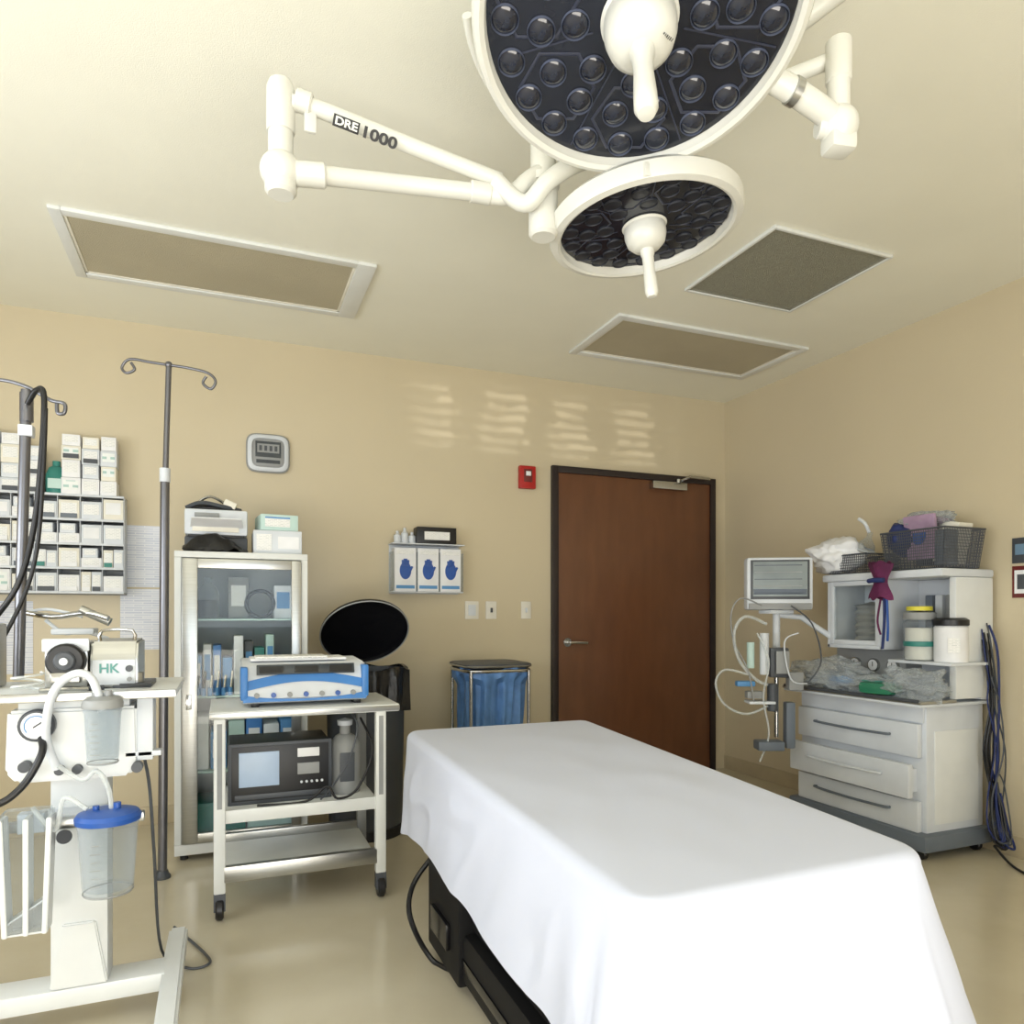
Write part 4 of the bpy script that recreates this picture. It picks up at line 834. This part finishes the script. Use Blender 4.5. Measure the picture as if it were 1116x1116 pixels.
b=B(); b.cyl(D(833,690,3.84),D(833,735,3.84),.024,'plast'); b.cyl(D(818,700,3.86),D(818,728,3.86),.02,'tealp'); done(b,'flow_sensor',mon)
b=B(); b.box(D(866,742,3.87),(.08,.06,.10),'grey',.01,RM); done(b,'valve_block',mon,'grey valve block')
b=B(); b.cyl(D(842,745,3.83),D(842,775,3.83),.028,'dgrey',bev=.004); done(b,'water_trap',mon,'small dark grey water trap')
b=B()
b.tube([D(835,680,3.85),D(812,672,3.8),D(800,690,3.8),D(806,720,3.8),D(826,742,3.82),D(846,748,3.84)],.008,'tubeclr',10)
b.tube([D(830,660,3.85),D(808,652,3.8),D(797,668,3.78),D(800,700,3.8),D(815,730,3.8),D(822,765,3.8)],.004,'grey',10)
b.tube([D(815,735,3.8),D(790,730,3.78),D(780,745,3.78),D(790,768,3.78),D(815,778,3.8),D(845,765,3.84)],.006,'tubeclr',10)
b.tube([D(825,690,3.8),D(838,720,3.78),D(832,760,3.8),D(838,800,3.82),D(828,830,3.82)],.005,'tubeclr',10)
b.tube([D(870,690,3.8),D(855,700,3.78),D(862,740,3.78),D(880,745,3.8)],.004,'plast',10)
b.tube([D(862,660,3.85),D(885,680,3.8),D(895,720,3.75),D(880,745,3.75)],.004,'dgrey',8)
done(b,'breathing_hoses',mon,'looped clear and white breathing hoses')
# ---------------------------------------------------------------- lights
def area(name,loc,rot,sx,sy,pw,col):
    l=bpy.data.lights.new(name,'AREA'); l.shape='RECTANGLE'; l.size=sx; l.size_y=sy; l.energy=pw; l.color=col
    o=bpy.data.objects.new(name,l); o.location=loc; o.rotation_euler=rot; link(o); return o
area('window_daylight',(WX0+.08,.9,1.65),(0,math.radians(-116),0),1.4,3.2,118,(.92,.96,1))
area('window_daylight',(.2,WY0+.08,1.65),(math.radians(110),0,0),2.8,1.4,56,(.80,.90,1))
area('bounce_fill',(-.3,-1.2,.2),(math.radians(180-36),0,0),3.4,1.8,160,(1,.95,.86))  # added upward fill lamp for the ceiling, stands in for sunlit-floor bounce
# sunlight thrown by blinds on the wall: patterned spot
sl_=bpy.data.lights.new('blind_sunlight','SPOT'); sl_.energy=520; sl_.spot_size=math.radians(32); sl_.spot_blend=.3; sl_.shadow_soft_size=0.012; sl_.use_nodes=True
so=bpy.data.objects.new('blind_sunlight',sl_); so.location=(2.5,-1.8,1.9); so.rotation_euler=(V((2.08,4.37,2.42))-V(so.location)).to_track_quat('-Z','Y').to_euler(); link(so)
nt=sl_.node_tree; n=nt.nodes; l=nt.links; em=n['Emission']
tc_=n.new('ShaderNodeTexCoord'); sp=n.new('ShaderNodeSeparateXYZ'); l.new(tc_.outputs['Normal'],sp.inputs[0])
def mth(op,a,b_=None):
    m_=n.new('ShaderNodeMath'); m_.operation=op
    for i,v in enumerate((a,b_)):
        if v is None: continue
        if isinstance(v,(int,float)): m_.inputs[i].default_value=v
        else: l.new(v,m_.inputs[i])
    return m_.outputs[0]
u_=mth('DIVIDE',sp.outputs[0],sp.outputs[2]); v_=mth('DIVIDE',sp.outputs[1],sp.outputs[2])
cb=n.new('ShaderNodeCombineXYZ'); l.new(u_,cb.inputs[0]); l.new(v_,cb.inputs[1])
nz=n.new('ShaderNodeTexNoise'); nz.inputs['Scale'].default_value=34; l.new(cb.outputs[0],nz.inputs['Vector'])
st=mth('SINE',mth('ADD',mth('MULTIPLY',v_,2*math.pi/.0115),mth('MULTIPLY',nz.outputs['Fac'],6)))
stp=n.new('ShaderNodeMapRange'); stp.interpolation_type='SMOOTHSTEP'; l.new(st,stp.inputs[0]); stp.inputs[1].default_value=-.9; stp.inputs[2].default_value=.9; stp.inputs[3].default_value=.15; stp.inputs[4].default_value=1
colm=mth('SINE',mth('ADD',mth('MULTIPLY',u_,2*math.pi/.08),mth('MULTIPLY',nz.outputs['Fac'],6))); cm=n.new('ShaderNodeMapRange'); cm.interpolation_type='SMOOTHSTEP'; l.new(colm,cm.inputs[0]); cm.inputs[1].default_value=-.7; cm.inputs[2].default_value=.1; cm.inputs[3].default_value=.1
nm_=n.new('ShaderNodeMapRange'); l.new(nz.outputs['Fac'],nm_.inputs[0]); nm_.inputs[1].default_value=.35; nm_.inputs[2].default_value=.6; nm_.inputs[3].default_value=.35; nm_.inputs[4].default_value=1
def env(x,a,b_):
    r=n.new('ShaderNodeMapRange'); r.interpolation_type='SMOOTHSTEP'; l.new(mth('ABSOLUTE',x),r.inputs[0]); r.inputs[1].default_value=a; r.inputs[2].default_value=b_; r.inputs[3].default_value=1; r.inputs[4].default_value=0; return r.outputs[0]
tot=mth('MULTIPLY',mth('MULTIPLY',stp.outputs[0],mth('MULTIPLY',cm.outputs[0],nm_.outputs[0])),mth('MULTIPLY',env(u_,.12,.175),env(v_,.024,.042)))
l.new(tot,em.inputs['Strength']); em.inputs['Color'].default_value=(1,.98,.92,1)
w=bpy.data.worlds.new('W'); S.world=w; w.use_nodes=True; w.node_tree.nodes['Background'].inputs[0].default_value=(.8,.85,1,1); w.node_tree.nodes['Background'].inputs[1].default_value=.5
# ---------------------------------------------------------------- camera
cam=bpy.data.cameras.new('camera'); co=bpy.data.objects.new('camera',cam); link(co)
co.location=C; co.rotation_euler=(math.radians(90),0,-YAW); cam.sensor_width=36; cam.lens=F_/1116*36; cam.shift_y=112/1116; cam.clip_start=.02
S.camera=co
